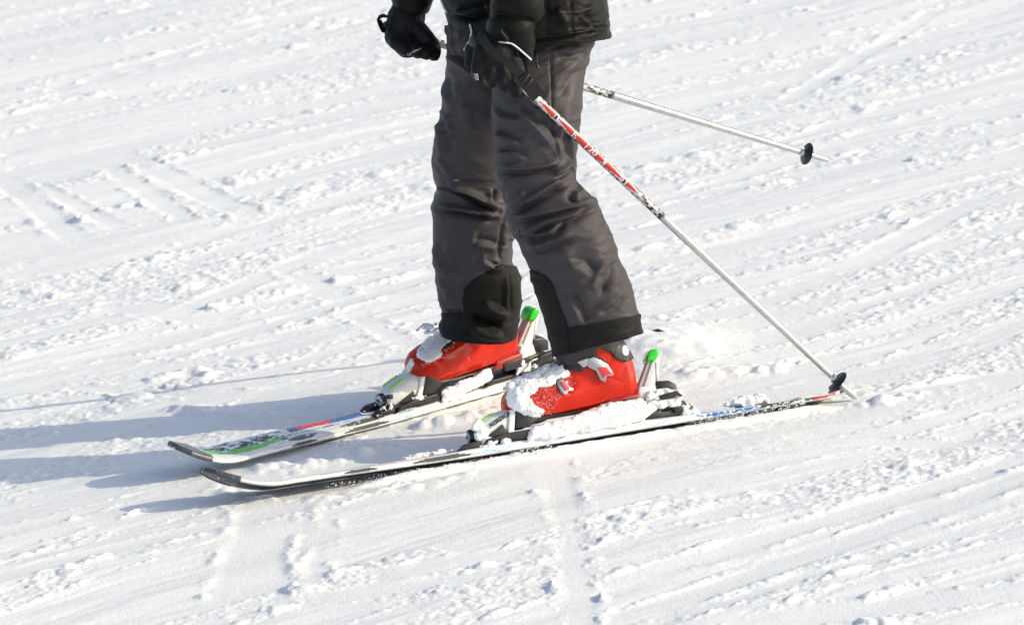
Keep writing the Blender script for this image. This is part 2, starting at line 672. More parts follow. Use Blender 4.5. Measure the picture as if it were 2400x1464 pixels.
# (x0, y0, x1, y1, width, depth, rim height): tracks seen in the photograph
GROOVES = [
    (0, 245, 800, 15, 0.10, 0.010, 0.008), (0, 235, 520, 90, 0.06, 0.006, 0.010),
    (360, 395, 560, 490, 0.10, 0.010, 0.012), (270, 400, 420, 500, 0.07, 0.008, 0.006),
    (20, 425, 165, 550, 0.09, 0.012, 0.010), (110, 450, 270, 525, 0.06, 0.010, 0.008),
    (320, 720, 480, 745, 0.14, 0.008, 0.008), (400, 740, 760, 590, 0.09, 0.008, 0.008),
    (420, 820, 1020, 640, 0.08, 0.012, 0.014), (60, 880, 700, 770, 0.05, 0.006, 0.010),
    (700, 640, 790, 690, 0.08, 0.008, 0.006), (850, 740, 930, 790, 0.06, 0.008, 0.006),
    (200, 905, 420, 922, 0.05, 0.010, 0.004), (380, 912, 700, 900, 0.03, 0.008, 0.003),
    (640, 1190, 590, 1370, 0.16, 0.010, 0.016), (740, 1225, 725, 1340, 0.05, 0.004, 0.020),
    (1300, 1110, 1330, 1200, 0.07, 0.006, 0.004), (1340, 1250, 1355, 1464, 0.06, 0.005, 0.004),
    (1610, 1210, 1800, 1170, 0.09, 0.010, 0.014), (1600, 1310, 2400, 1060, 0.08, 0.010, 0.010),
    (1600, 1395, 2400, 1110, 0.09, 0.010, 0.010), (1620, 1430, 2400, 1190, 0.05, 0.006, 0.006),
    (2030, 1030, 2400, 1035, 0.06, 0.008, 0.006), (1700, 1464, 2400, 1380, 0.12, 0.006, 0.006),
    (1960, 730, 2250, 640, 0.07, 0.008, 0.010), (1400, 500, 1900, 360, 0.06, 0.006, 0.010),
    (1850, 230, 2180, 30, 0.07, 0.010, 0.014), (1600, 450, 2060, 375, 0.08, 0.008, 0.006),
    (2050, 590, 2270, 480, 0.10, 0.008, 0.014), (2260, 430, 2400, 400, 0.08, 0.010, 0.010),
    (30, 1270, 420, 1150, 0.06, 0.007, 0.008), (20, 1340, 620, 1200, 0.07, 0.007, 0.008),
    (900, 1340, 1250, 1290, 0.10, 0.007, 0.008), (700, 1400, 1150, 1340, 0.08, 0.007, 0.008),
]
BERMS = [
    ([(560, 1100), (700, 1090), (850, 1062), (960, 1035)], 0.014, 0.035),
    ([(960, 1000), (1060, 985), (1130, 972)], 0.016, 0.035),
    ([(470, 1128), (560, 1160), (760, 1165), (1000, 1135), (1160, 1095)], 0.006, 0.03),
    ([(380, 955), (480, 965), (640, 985), (740, 985)], 0.016, 0.035),
    ([(1560, 1010), (1640, 992)], 0.004, 0.02),
    ([(1580, 885), (1720, 870), (1850, 860)], 0.010, 0.04),
    ([(1480, 1012), (1600, 996), (1750, 968), (1960, 926)], 0.012, 0.028),
    ([(1120, 1078), (1200, 1066), (1290, 1050)], 0.010, 0.022),
    ([(2000, 950), (2080, 935), (2150, 905), (2300, 880)], 0.012, 0.04),
    ([(330, 890), (460, 870), (500, 890)], 0.014, 0.035),
]
ground = build_ground()


# ------------------------------------------------------------------ skis
def ski_print(s, t, hw, side):
    """paint of the top sheet: s forward, t across (-1 right .. 1 left); colour per point"""
    n = len(s)
    P = np.stack([s, t * 0.06, np.zeros(n)], -1)
    C = np.tile(np.array([0.80, 0.81, 0.79]), (n, 1))
    z1 = noise3(P, 0.03, 3)

    def put(mask, col):
        C[mask] = col
    dark = np.array([0.018, 0.018, 0.022])
    # shovel: black and green waves
    sh = (s > 0.56) & (s < 0.83)
    put(sh & (t > -0.97) & (t < 0.30 + 0.2 * np.sin(s * 24)), dark)
    put(sh & (s > 0.58) & (np.abs(t - (-0.05 + 0.45 * np.sin((s - 0.56) * 15))) < 0.28), (0.16, 0.58, 0.05))
    put(sh & (np.abs(t - (0.30 + 0.1 * np.sin(s * 30))) < 0.10), (0.16, 0.58, 0.05))
    put((s > 0.62) & (s < 0.80) & (np.abs(t + 0.62 + 0.1 * np.sin(s * 60)) < 0.09), (0.7, 0.7, 0.7))
    # red and blue flashes ahead of the binding
    put((s > 0.32) & (s < 0.57) & (t < -0.30 + (s - 0.32) * 0.6), np.array([0.02, 0.05, 0.28]))
    put((s > 0.385) & (s < 0.52) & (t < -0.05 - (s - 0.385) * 2.5) & (t > -0.82), (0.75, 0.035, 0.03))
    put((s > 0.30) & (s < 0.40) & (t < -0.1 + (0.40 - s) * 1.5) & (t > -0.95), (0.015, 0.16, 0.60))
    put((s > 0.36) & (s < 0.62) & (np.abs(t - 0.06 - (0.62 - s) * 0.5) < 0.04), dark)
    # woven dark panels on the side of the deck
    ca = (np.floor(s / 0.003).astype(int) + np.floor(t * hw / 0.003).astype(int)) % 2
    for a, b in ((0.25, 0.41), (0.48, 0.57)):
        q = (s > a) & (s < b)
        mid = np.sin(np.clip((s - a) / (b - a), 0, 1) * math.pi)
        for sg in (1, -1):
            m = q & (np.abs(t * sg - 0.66) < 0.26 * mid ** 0.6)
            C[m] = np.where(ca[m][:, None] > 0, 0.05, 0.16)
    # thin light blue lines beside the binding
    bl = np.array([0.20, 0.42, 0.78])
    for (s0, t0, s1, t1) in ((0.19, 0.95, 0.235, 0.55), (0.19, 0.95, 0.20, 0.5), (0.19, 0.95, 0.165, 0.5), (0.19, 0.95, 0.27, 0.72),
                             (0.07, 0.95, 0.0, 0.5), (-0.16, 0.6, -0.21, 0.95), (-0.21, 0.95, -0.25, 0.6), (0.45, 0.9, 0.53, 0.35)):
        d = np.array([s1 - s0, (t1 - t0) * 0.04])
        q = np.stack([s - s0, (t - t0) * 0.04], -1)
        k = np.clip((q @ d) / (d @ d), 0, 1)
        dist = np.linalg.norm(q - k[:, None] * d, axis=1)
        for _ in (0,):
            put(dist < 0.0013, bl)
    # tail: blue, black, red
    put((s < -0.29) & (s > -0.47) & (t < 0.75 - (s + 0.29) * -1.0), (0.03, 0.17, 0.55))
    put((s < -0.45) & (s > -0.60), dark)
    put((s < -0.555) & (s > -0.655) & (t > -0.6) & (t < 0.75), (0.72, 0.03, 0.025))
    put((s < -0.60) & (s > -0.62), (0.7, 0.7, 0.7))
    # a crust of dry snow, thicker towards the bindings
    dust = noise3(P, 0.016, 5) + 0.6 * noise3(P, 0.006, 6)
    cov = 0.22 * np.exp(-((np.abs(s) - 0.25) / 0.14) ** 2) + 0.04
    m = dust > (0.60 - cov - 0.30 * np.clip(0.3 - t, 0, 1) - (0.12 if side == 'near' else 0.0) - 0.38 * (s > 0.53) * (t < 0.1) + 0.75 * ((s > 0.31) & (s < 0.52) & (t < -0.1) & (s + 0.2 * t < 0.47)))
    m &= (s < 0.80)
    C[m] = (0.86, 0.87, 0.89)
    return C


def build_ski(MW, side, label):
    root = thing('ski', label, 'ski', MW, 'skis worn by the skier')
    s = np.concatenate([np.linspace(LSKI_TAIL, 0.70, 460), 0.702 + (LSKI_TIP - 0.702) * (1 - (1 - np.linspace(0, 1, 130)) ** 1.7)])
    hw = ski_halfwidth(s)
    zb = (0.007 if side == 'near' else 0.017) * sstep(0.20, 0.75, s) + np.where(s > 0.72, (0.064 if side == 'near' else 0.060) * np.clip((s - 0.72) / (LSKI_TIP - 0.72), 0, 1) ** 1.75, 0) + np.where(s < -0.60, 0.012 * ((-0.60 - s) / 0.065) ** 2, 0)
    th = np.interp(s, [LSKI_TAIL, -0.35, -0.15, 0.15, 0.45, 0.72, LSKI_TIP], [0.009, 0.014, 0.023, 0.023, 0.017, 0.012, 0.006])
    dz = np.gradient(zb, s)
    nx, nz = -dz / np.sqrt(1 + dz ** 2), 1 / np.sqrt(1 + dz ** 2)

    fore = np.where(s > 0, s * (1.0 if side == 'near' else 0.972), s)

    def pt(fr, up):
        return np.stack([fore + nx * up, hw * fr, zb + nz * up], -1)
    kd = 33
    fr = np.linspace(-1, 1, kd)
    # deck: cap profile with rolled shoulders
    deck = np.stack([pt(f * 0.985, th * (1 - 0.25 * np.abs(f) ** 6) + 0.0004) for f in fr], 1)
    V, F = loft(deck, close=False, cap=False)
    o = mk('deck', V, F, M_SKI, root)
    ss, tt = np.repeat(s, kd), np.tile(fr, len(s))
    c = ski_print(ss, tt, np.repeat(hw, kd), side)
    ca = o.data.color_attributes.new('print', 'FLOAT_COLOR', 'POINT')
    ca.data.foreach_set('color', np.concatenate([c, np.ones((len(c), 1))], 1).astype(np.float32).ravel())
    for sg in (1, -1):      # sidewalls
        prof = np.stack([pt(sg * 0.985, th * 0.75 + 0.0004), pt(sg * 1.0, th * 0.35), pt(sg * 1.0, np.full_like(s, 0.0022))], 1)
        v = np.linspace(0, 1, 9)
        prof = np.stack([prof[:, 0] * (1 - q_) + prof[:, 2] * q_ + (prof[:, 1] - 0.5 * (prof[:, 0] + prof[:, 2])) * math.sin(math.pi * q_) for q_ in v], 1)
        V, F = loft(prof if sg > 0 else prof[:, ::-1], close=False, cap=False)
        sw = mk('sidewall', V, F, M_SKI, root)
        s2, v2 = np.repeat(s, 9), np.tile(v if sg > 0 else v[::-1], len(s))
        c = np.tile(np.array([0.78, 0.79, 0.77]), (len(s2), 1))
        wv = (np.floor(s2 / 0.004).astype(int) + np.floor(v2 * 8).astype(int)) % 2
        for a_, b_ in ((0.26, 0.41), (0.49, 0.575)):
            k_ = np.sin(np.clip((s2 - a_) / (b_ - a_), 0, 1) * math.pi) ** 0.6
            m_ = (k_ > 0.05) & (v2 > 0.55 - 0.55 * k_) & (v2 < 0.55 + 0.25 * k_)
            c[m_] = np.where(wv[m_][:, None] > 0, 0.05, 0.13)
        worn = noise3(np.stack([s2 * 0.6, v2 * 0.012, 0 * s2], -1), 0.005, 8) + 0.5 * noise3(np.stack([s2, v2 * 0.02, 0 * s2], -1), 0.02, 9)
        wear = worn < 0.22
        c[wear & (s2 < -0.28) & (s2 > -0.45) & (v2 < 0.85 - np.clip((s2 + 0.33) * 14, 0, 0.8))] = (0.03, 0.17, 0.55)
        c[wear & (s2 < -0.45) & (s2 > -0.59) & (v2 < 0.8)] = 0.03
        c[wear & (s2 < -0.58) & (s2 > -0.655) & (v2 < 0.6)] = (0.62, 0.03, 0.025)
        c[(s2 > 0.37) & (s2 < 0.50) & (v2 < 0.10)] = (0.6, 0.03, 0.03)
        c[(s2 > 0.55) & (s2 < 0.63) & (v2 < 0.10)] = 0.03
        for a_, b_, v0, v1 in ((0.03, 0.085, 0.15, 0.85), (0.19, 0.235, 0.75, 0.15), (0.19, 0.26, 0.75, 0.45), (0.165, 0.19, 0.15, 0.75), (-0.22, -0.18, 0.15, 0.7)):
            c[(s2 > a_) & (s2 < b_) & (np.abs(v2 - (v0 + (v1 - v0) * (s2 - a_) / (b_ - a_))) < 0.07)] = (0.22, 0.45, 0.80)
        ca = sw.data.color_attributes.new('print', 'FLOAT_COLOR', 'POINT')
        ca.data.foreach_set('color', np.concatenate([c, np.ones((len(c), 1))], 1).astype(np.float32).ravel())
        ed = np.stack([pt(sg * 1.0, np.full_like(s, 0.0022)) + [0, sg * 0.0005, 0], pt(sg * 1.0, np.full_like(s, -0.0004)) + [0, sg * 0.0005, 0], pt(sg * 0.95, np.full_like(s, -0.0004))], 1)
        V, F = loft(ed if sg > 0 else ed[:, ::-1], close=False, cap=False)
        mk('steel_edge', V, F, M_STEEL, root)
    V, F = loft(np.stack([pt(0.955, 0 * s), pt(0.4, 0 * s), pt(-0.4, 0 * s), pt(-0.955, 0 * s)], 1), close=False, cap=False)
    mk('base', V, F, M_BASE, root)
    # tip guard wrapped round the shovel end and the tail
    q = s > 0.815
    prof = np.stack([pt(f * 1.03, th + (0.0055 if abs(f) < 1 else 0.0035)) for f in np.linspace(-1, 1, 13)] +
                    [pt(1.05, th * 0.3), pt(1.03, 0 * s - 0.0012), pt(0.86, 0 * s - 0.0012), pt(0.84, 0 * s + 0.0012),
                     pt(-0.84, 0 * s + 0.0012), pt(-0.86, 0 * s - 0.0012), pt(-1.03, 0 * s - 0.0012), pt(-1.05, th * 0.3)], 1)[q]
    prof[-1] += [0.002, 0, 0]
    V, F = loft(prof)
    g = mk('tip_guard', V, F, M_TIP, root)
    V, F = spheres([[0.85, 0, float(np.interp(0.85, s, zb + th)) + 0.005]], [0.004])
    mk('rivet', V, F, M_STEEL, g)
    for lat in (0.6,):
        V, F = spheres([[0.855, 0.02, float(np.interp(0.855, s, zb)) - 0.0012]], [0.003])
        mk('rivet', V, F, M_WHITE, g)
    q = s < LSKI_TAIL + 0.014
    prof = np.stack([pt(f * 1.03, (th + 0.004) if abs(f) < 1 else th * 0.5) for f in np.linspace(-1, 1, 13)] +
                    [pt(f * 1.03, 0 * s - 0.001) for f in np.linspace(1, -1, 13)], 1)[q]
    V, F = loft(prof)
    mk('tail_guard', V, F, M_BLACK, root)
    return root


SKI_N = build_ski(NEAR, 'near', 'white ski with its tip nearest the bottom of the photo, under the near boot')
SKI_F = build_ski(FAR, 'far', 'white ski with green and black shovel and red and blue flash, under the far boot')


def bev(o, w=0.0015, seg=2):
    return bake(o, [('BEVEL', dict(width=w, segments=seg, limit_method='ANGLE', angle_limit=rad(35)))])


def prism(name, poly, y0, y1, M, parent, w=0.0015, taper=1.0):
    """extrude an outline given in (forward, up) between two lateral offsets"""
    n = len(poly)
    A = np.asarray(poly, float)
    c = A.mean(0)
    B = c + (A - c) * taper
    area = 0.5 * np.sum(A[:, 0] * np.roll(A[:, 1], -1) - np.roll(A[:, 0], -1) * A[:, 1])
    if area < 0:
        A, B = A[::-1], B[::-1]
    V = np.concatenate([np.stack([A[:, 0], np.full(n, y0), A[:, 1]], -1), np.stack([B[:, 0], np.full(n, y1), B[:, 1]], -1)])
    F = [list(range(n)), [n + i for i in range(n)][::-1]] + [[i, n + i, n + (i + 1) % n, (i + 1) % n] for i in range(n)]
    o = mk(name, V, F, M, parent)
    bm = bmesh.new()
    bm.from_mesh(o.data)
    bmesh.ops.recalc_face_normals(bm, faces=bm.faces)
    bm.to_mesh(o.data)
    bm.free()
    return bev(o, w) if w else o


def npoly(pts, lat):
    return [loc(NEAR, x, y, lat) for x, y in pts]


def fpoly(pts, lat):
    return [loc(FAR, x, y, lat) for x, y in pts]


def stations(rows, k=32):
    """loft along the ski: rows of (forward, half width, z bottom, z top, exponent, lateral)"""
    R = []
    for (s, hw, z0, z1, e, lat) in rows:
        y, z = oval(hw, (z1 - z0) / 2, e, k)
        R.append(np.stack([np.full(k, s), lat + y, (z0 + z1) / 2 + z], -1))
    return loft(np.array(R))


SOLE_Z = 0.056


def build_binding(root, side):
    # rail under the boot
    prism('binding_plate', [(-0.29, 0.021), (-0.29, 0.036), (-0.10, 0.034), (0.08, 0.034), (0.12, 0.037), (0.235, 0.037), (0.262, 0.022)], -0.031, 0.031, M_BLACK, root)
    for sg in (1, -1):
        prism('side_rail', [(0.235, 0.022), (0.222, 0.036), (0.172, 0.043), (0.085, 0.043), (0.08, 0.036), (0.10, 0.033), (0.104, 0.024), (0.16, 0.024), (0.165, 0.030), (0.19, 0.031)],
              sg * 0.033, sg * 0.041, M_BLACK, root)
        prism('deck_plate', [(0.292, 0.0215), (0.275, 0.033), (0.235, 0.036), (0.232, 0.0215)], sg * 0.012, sg * 0.034, M_BLACK, root)
    # toe piece
    T0 = set(root.children)
    V, F = stations([(0.283, 0.012, 0.036, 0.066, 2.4, 0), (0.279, 0.020, 0.032, 0.074, 2.6, 0), (0.262, 0.026, 0.031, 0.084, 2.8, 0), (0.235, 0.030, 0.034, 0.094, 2.8, 0),
                     (0.205, 0.033, 0.040, 0.101, 2.8, 0), (0.178, 0.033, 0.052, 0.103, 2.8, 0), (0.168, 0.030, 0.060, 0.101, 2.6, 0)])
    toe = mk('toe_piece', V, F, M_WHITE, root)
    for sg in (1, -1):
        prism('toe_cheek', [(0.190, 0.098), (0.176, 0.098), (0.190, 0.044), (0.205, 0.044)], sg * 0.026, sg * 0.0375, M_WHITE, toe)
        prism('cheek_inset', [(0.213, 0.068), (0.205, 0.044), (0.255, 0.044)], sg * 0.027, sg * 0.0355, M_BLACK, toe, 0.0008)
        prism('toe_wing', [(0.178, 0.098), (0.140, 0.094), (0.128, 0.066), (0.150, 0.052), (0.184, 0.052)], sg * 0.020, sg * 0.040, M_BLACK, toe, 0.003)
        prism('green_flash', [(0.268, 0.083), (0.225, 0.099), (0.222, 0.094), (0.268, 0.078)], sg * 0.012, sg * 0.0165, M_LIME, toe, 0.0008)
    V, F = tube([[0.272, 0, 0.052], [0.290, 0, 0.052]], 0.0175, 24)
    col = bev(mk('screw_collar', V, F, M_BLACK, toe), 0.002)
    V, F = tube([[0.286, 0, 0.052], [0.2925, 0, 0.052]], 0.0125, 24)
    bev(mk('screw_dial', V, F, M_DIAL, toe), 0.001)
    prism('cross_slot', [(0.292, 0.050), (0.2935, 0.050), (0.2935, 0.054), (0.292, 0.054)], -0.009, 0.009, M_INK, toe, 0)
    for dz in (0.012, -0.012):
        prism('gauge_window', [(0.268, 0.052 + dz - 0.006), (0.282, 0.052 + dz - 0.004), (0.282, 0.052 + dz + 0.004), (0.268, 0.052 + dz + 0.006)], 0.014, 0.026, M_BLACK, toe)
    for q in set(root.children) - T0:
        q.location.x -= 0.036
        q.location.z -= 0.003
    # heel piece
    V, F = stations([(-0.152, 0.030, 0.032, 0.058, 3.2, 0), (-0.162, 0.034, 0.030, 0.072, 3.4, 0), (-0.215, 0.033, 0.030, 0.076, 3.4, 0), (-0.255, 0.030, 0.030, 0.064, 3.2, 0), (-0.275, 0.024, 0.030, 0.052, 3, 0)])
    heel = mk('heel_piece', V, F, M_WHITE if side == 'x' else M_BLACK, root)
    prism('heel_cup', [(-0.158, 0.080), (-0.168, 0.100), (-0.205, 0.098), (-0.215, 0.070), (-0.165, 0.064)], -0.029, 0.029, M_WHITE, heel, 0.004)
    prism('spring_housing', [(-0.210, 0.072), (-0.212, 0.108), (-0.245, 0.104), (-0.262, 0.092), (-0.262, 0.066), (-0.240, 0.070)], -0.020, 0.020, M_BLACK, heel, 0.004)
    H0 = set(heel.children)
    lever = [(-0.166, 0.104), (-0.176, 0.084), (-0.200, 0.072), (-0.214, 0.080), (-0.212, 0.128), (-0.222, 0.168), (-0.228, 0.188), (-0.216, 0.186), (-0.206, 0.176)]
    for sg in (1, -1):
        lv = prism('lever', lever, sg * 0.009, sg * 0.0168, M_WHITE, heel, 0.002)
        prism('lever_groove', [(-0.204, 0.116), (-0.2095, 0.116), (-0.217, 0.170), (-0.2125, 0.172)], sg * 0.0150, sg * 0.0174, M_GREY, heel, 0)
        prism('lime_badge', [(-0.178, 0.090), (-0.184, 0.084), (-0.206, 0.108), (-0.206, 0.115)], sg * 0.016, sg * 0.0175, M_LIME, heel, 0)
        V, F = tube([[-0.203, sg * 0.016, 0.092], [-0.203, sg * 0.0186, 0.092]], 0.004, 16)
        mk('pivot_screw', V, F, M_STEEL, heel)
    # front plate of the lever with its slot: two rails and a bridge
    for a, b in ((-0.0125, -0.0045), (0.0045, 0.0125)):
        prism('lever_plate', [(-0.150, 0.100), (-0.156, 0.088), (-0.170, 0.096), (-0.212, 0.178), (-0.202, 0.184)], a, b, M_GREY, heel, 0.001)
    prism('lever_plate', [(-0.150, 0.100), (-0.156, 0.088), (-0.172, 0.118), (-0.166, 0.128)], -0.0045, 0.0045, M_GREY, heel, 0)
    cap = [(-0.189, 0.170), (-0.188, 0.180), (-0.198, 0.201), (-0.208, 0.209), (-0.222, 0.210), (-0.231, 0.203), (-0.231, 0.194), (-0.220, 0.180), (-0.206, 0.168), (-0.201, 0.178), (-0.195, 0.178)]
    prism('lever_cap', [(-0.209 + (a_ + 0.209) * 0.78, 0.184 + (b_ - 0.186) * 0.78) for a_, b_ in cap], -0.0185, 0.0185, M_GREEN, heel, 0.003)
    for q in set(heel.children) - H0:
        q.location.x -= 0.008
        q.location.z -= 0.020
    # brake: wire arms with plastic paddles at both sides
    for sg in (1, -1):
        V, F = tube([[-0.155, sg * 0.040, 0.040], [-0.172, sg * 0.044, 0.052], [-0.178, sg * 0.045, 0.060], [-0.190, sg * 0.045, 0.064], [-0.215, sg * 0.045, 0.066]], 0.0025, 10)
        br = mk('brake_arm', V, F, M_STEEL, root)
        prism('brake_paddle', [(-0.208, 0.060), (-0.208, 0.072), (-0.250, 0.076), (-0.264, 0.062), (-0.258, 0.060), (-0.250, 0.066), (-0.240, 0.060)], sg * 0.039, sg * 0.051, M_BLACK, br, 0.002)
        prism('heel_track', [(-0.150, 0.024), (-0.160, 0.038), (-0.205, 0.040), (-0.210, 0.026)], sg * 0.031, sg * 0.040, M_BLACK, root)
        prism('heel_track', [(-0.240, 0.026), (-0.238, 0.040), (-0.262, 0.038), (-0.266, 0.026)], sg * 0.028, sg * 0.037, M_BLACK, root)
        P = np.array([[0.078, sg * 0.041, 0.040], [0.05, sg * 0.042, 0.041], [0.02, sg * 0.042, 0.036], [0.0, sg * 0.042, 0.030], [-0.03, sg * 0.042, 0.036], [-0.055, sg * 0.041, 0.045]])
        t = np.linspace(0, 5, 40)
        P = smooth_rows(np.stack([np.interp(t, range(6), P[:, c]) for c in range(3)], -1), 6)
        V, F = tube(P, 0.0032, 10)
        mk('brake_wire', V, F, M_BLACK, root)
        prism('wire_clip', [(-0.045, 0.026), (-0.047, 0.050), (-0.066, 0.051), (-0.062, 0.026)], sg * 0.033, sg * 0.044, M_BLACK, root)
    # lettering on the toe piece and the heel lever, both sides
    for sg in (1, -1) if side == 'near' else (-1,):
        me = text_mesh('NORDICA', 0.0145, 0.0006, 0.25, 0.0002)
        a = vco(me)
        ang = rad(24)
        x, y, z = a[:, 0] * 0.86, a[:, 1], a[:, 2]
        up = -x * math.sin(ang) * -1
        fx = x * math.cos(ang) - y * math.sin(ang)
        fz = x * math.sin(ang) + y * math.cos(ang)
        s_ = 0.218 - fx * 1.0
        z_ = 0.079 + fz
        lat = np.interp(s_, [0.168, 0.205, 0.235, 0.262, 0.283], [0.033, 0.0335, 0.0305, 0.0265, 0.013]) - np.clip((z_ - 0.082) / 0.02, 0, 1) ** 2 * 0.010
        set_co(me, np.stack([s_ if sg > 0 else 0.436 - s_, sg * (lat + 0.0012 + z), z_], -1) if sg > 0 else np.stack([0.436 - (0.218 + fx), -(lat + 0.0012 + z), z_], -1))
        link('lettering', me, M_INK, toe)
    for sg in (1, -1):
        me = text_mesh('XCT', 0.008, 0.0004, 0.2, 0.0002)
        a = vco(me)
        ang = rad(42)
        fx, fz = a[:, 0] * math.cos(ang) - a[:, 1] * math.sin(ang), a[:, 0] * math.sin(ang) + a[:, 1] * math.cos(ang)
        set_co(me, np.stack([-0.194 - fx * sg, sg * (0.0178 + a[:, 2]), 0.0985 + fz], -1))
        link('lettering', me, M_INK, heel).location = (-0.008, 0, -0.020)


build_binding(SKI_N, 'near')
build_binding(SKI_F, 'far')


# ------------------------------------------------------------------ boots
def build_boot(MW, sgn, label):
    """sgn: +1 left boot (outer side +lateral), -1 right boot"""
    root = thing('ski_boot', label, 'ski boot', MW, 'ski boots of the skier')
    z0 = SOLE_Z
    foot = [(0.160, 0.018, z0 + 0.036, z0 + 0.062, 2.2, 0), (0.154, 0.031, z0 + 0.030, z0 + 0.076, 2.4, 0), (0.138, 0.042, z0 + 0.022, z0 + 0.090, 2.5, 0), (0.11, 0.050, z0 + 0.010, z0 + 0.099, 2.6, .001),
            (0.08, 0.0525, z0 + 0.008, z0 + 0.107, 2.5, .002), (0.04, 0.052, z0 + 0.008, z0 + 0.120, 2.4, .002), (0.0, 0.049, z0 + 0.008, z0 + 0.135, 2.4, .001), (-0.04, 0.046, z0 + 0.008, z0 + 0.165, 2.4, 0),
            (-0.08, 0.045, z0 + 0.008, z0 + 0.19, 2.4, 0), (-0.115, 0.0435, z0 + 0.008, z0 + 0.195, 2.4, 0), (-0.146, 0.041, z0 + 0.010, z0 + 0.17, 2.4, 0), (-0.166 if sgn > 0 else -0.156, 0.028, z0 + 0.020, z0 + 0.125, 2.2, 0)]
    k = 32
    sh = []
    for (z, s, a, b) in [(z0 + 0.07, -0.076, 0.084, 0.043), (z0 + 0.12, -0.074, 0.084, 0.047), (z0 + 0.18, -0.055, 0.074, 0.050), (z0 + 0.225, -0.042, 0.070, 0.050), (z0 + 0.255, -0.032, 0.066, 0.048)]:
        x, y = oval(a, b, 2.3, k)
        dy = (0.24 if sgn > 0 else 0.05) * (z - z0 - 0.06)      # the shaft stands more upright than the edged ski
        sh.append(np.stack([s + x + (0 if sgn > 0 else 0.012), y + dy, np.full(k, z) - 0.12 * x], -1))
    V, F = join([stations(foot, k), loft(np.array(sh))])
    V[:, 1] *= sgn
    if sgn < 0:
        F = [f[::-1] for f in F]
    o = mk('shell', V, F, M_RED, root)
    bake(o, [('REMESH', dict(mode='VOXEL', voxel_size=0.0032, use_smooth_shade=True)), ('SMOOTH', dict(factor=0.6, iterations=14))])
    V, N = vco(o.data), vno(o.data)
    # moulded lines: a welt above the sole, an arc over the ankle, a crease behind the toe box
    d = 0
    lat = np.abs(N[:, 1])
    q = V[:, [0, 2]]
    for line, wd, am in (([(0.165, z0 + 0.020), (0.06, z0 + 0.016), (-0.05, z0 + 0.022), (-0.155, z0 + 0.030)], 0.003, 0.0022),
                         ([(0.02, z0 + 0.125), (-0.045, z0 + 0.110), (-0.085, z0 + 0.078)], 0.002, -0.0014),
                         ([(-0.085, z0 + 0.078), (-0.13, z0 + 0.06)], 0.002, -0.0010),
                         ([(-0.09, z0 + 0.078), (-0.098, z0 + 0.11), (-0.125, z0 + 0.15)], 0.002, -0.0012),
                         ([(0.125, z0 + 0.088), (0.09, z0 + 0.05), (0.05, z0 + 0.03)], 0.010, -0.0016),
                         ([(0.01, z0 + 0.10), (0.0, z0 + 0.075), (0.02, z0 + 0.06)], 0.012, -0.0035)):
        ds, _, rn = poly_dist(q, line)
        d = d + 1.5 * am * np.exp(-(ds / wd) ** 2) * sstep(0.2, 0.6, lat) * sstep(0, .12, rn) * sstep(1, .88, rn)
    d = d + 0.0006 * noise3(V, 0.03, 4)
    set_co(o.data, V + N * np.asarray(d)[:, None])
    shell = o
    # sole with toe and heel lugs
    prism('sole', [(0.130, z0), (0.132, z0 + 0.019), (0.110, z0 + 0.016), (0.05, z0 + 0.012), (-0.05, z0 + 0.012), (-0.10, z0 + 0.018), (-0.163, z0 + 0.028), (-0.163, z0), (-0.075, z0), (-0.06, z0 + 0.006), (0.06, z0 + 0.006), (0.075, z0)],
          -0.034, 0.034, M_BLACK, root, 0.003)
    prism('heel_lug', [(-0.070, z0 + 0.004), (-0.082, z0 + 0.026), (-0.150, z0 + 0.031), (-0.165, z0 + 0.028), (-0.163, z0 + 0.003)], -0.0375, 0.0375, M_REDD, root, 0.004)
    prism('heel_block', [(-0.105, z0 - 0.004), (-0.100, z0 + 0.017), (-0.158, z0 + 0.021), (-0.160, z0 - 0.004)], -0.0415, 0.0415, M_BLACK, root, 0.002)
    return root, shell


BOOT_N, SHELL_N = build_boot(NEAR, 1, 'red ski boot with two silver buckles clipped to the near ski')
BOOT_F, SHELL_F = build_boot(FAR, -1, 'smooth red ski boot with snow on its instep clipped to the far ski')


def bvh_of(o):
    mw = np.array(o.parent.matrix_world if o.parent else o.matrix_world)
    V = vco(o.data) @ mw[:3, :3].T + mw[:3, 3]
    return BVHTree.FromPolygons([Vector(v) for v in V], [list(p.vertices) for p in o.data.polygons])


BV_N, BV_F = bvh_of(SHELL_N), bvh_of(SHELL_F)
CV = Vector(CAM)


def hit(bv, px, py):
    h = bv.ray_cast(CV, Vector(ray(px, py)))
    return None if h[0] is None else (np.array(h[0]), np.array(h[1]))


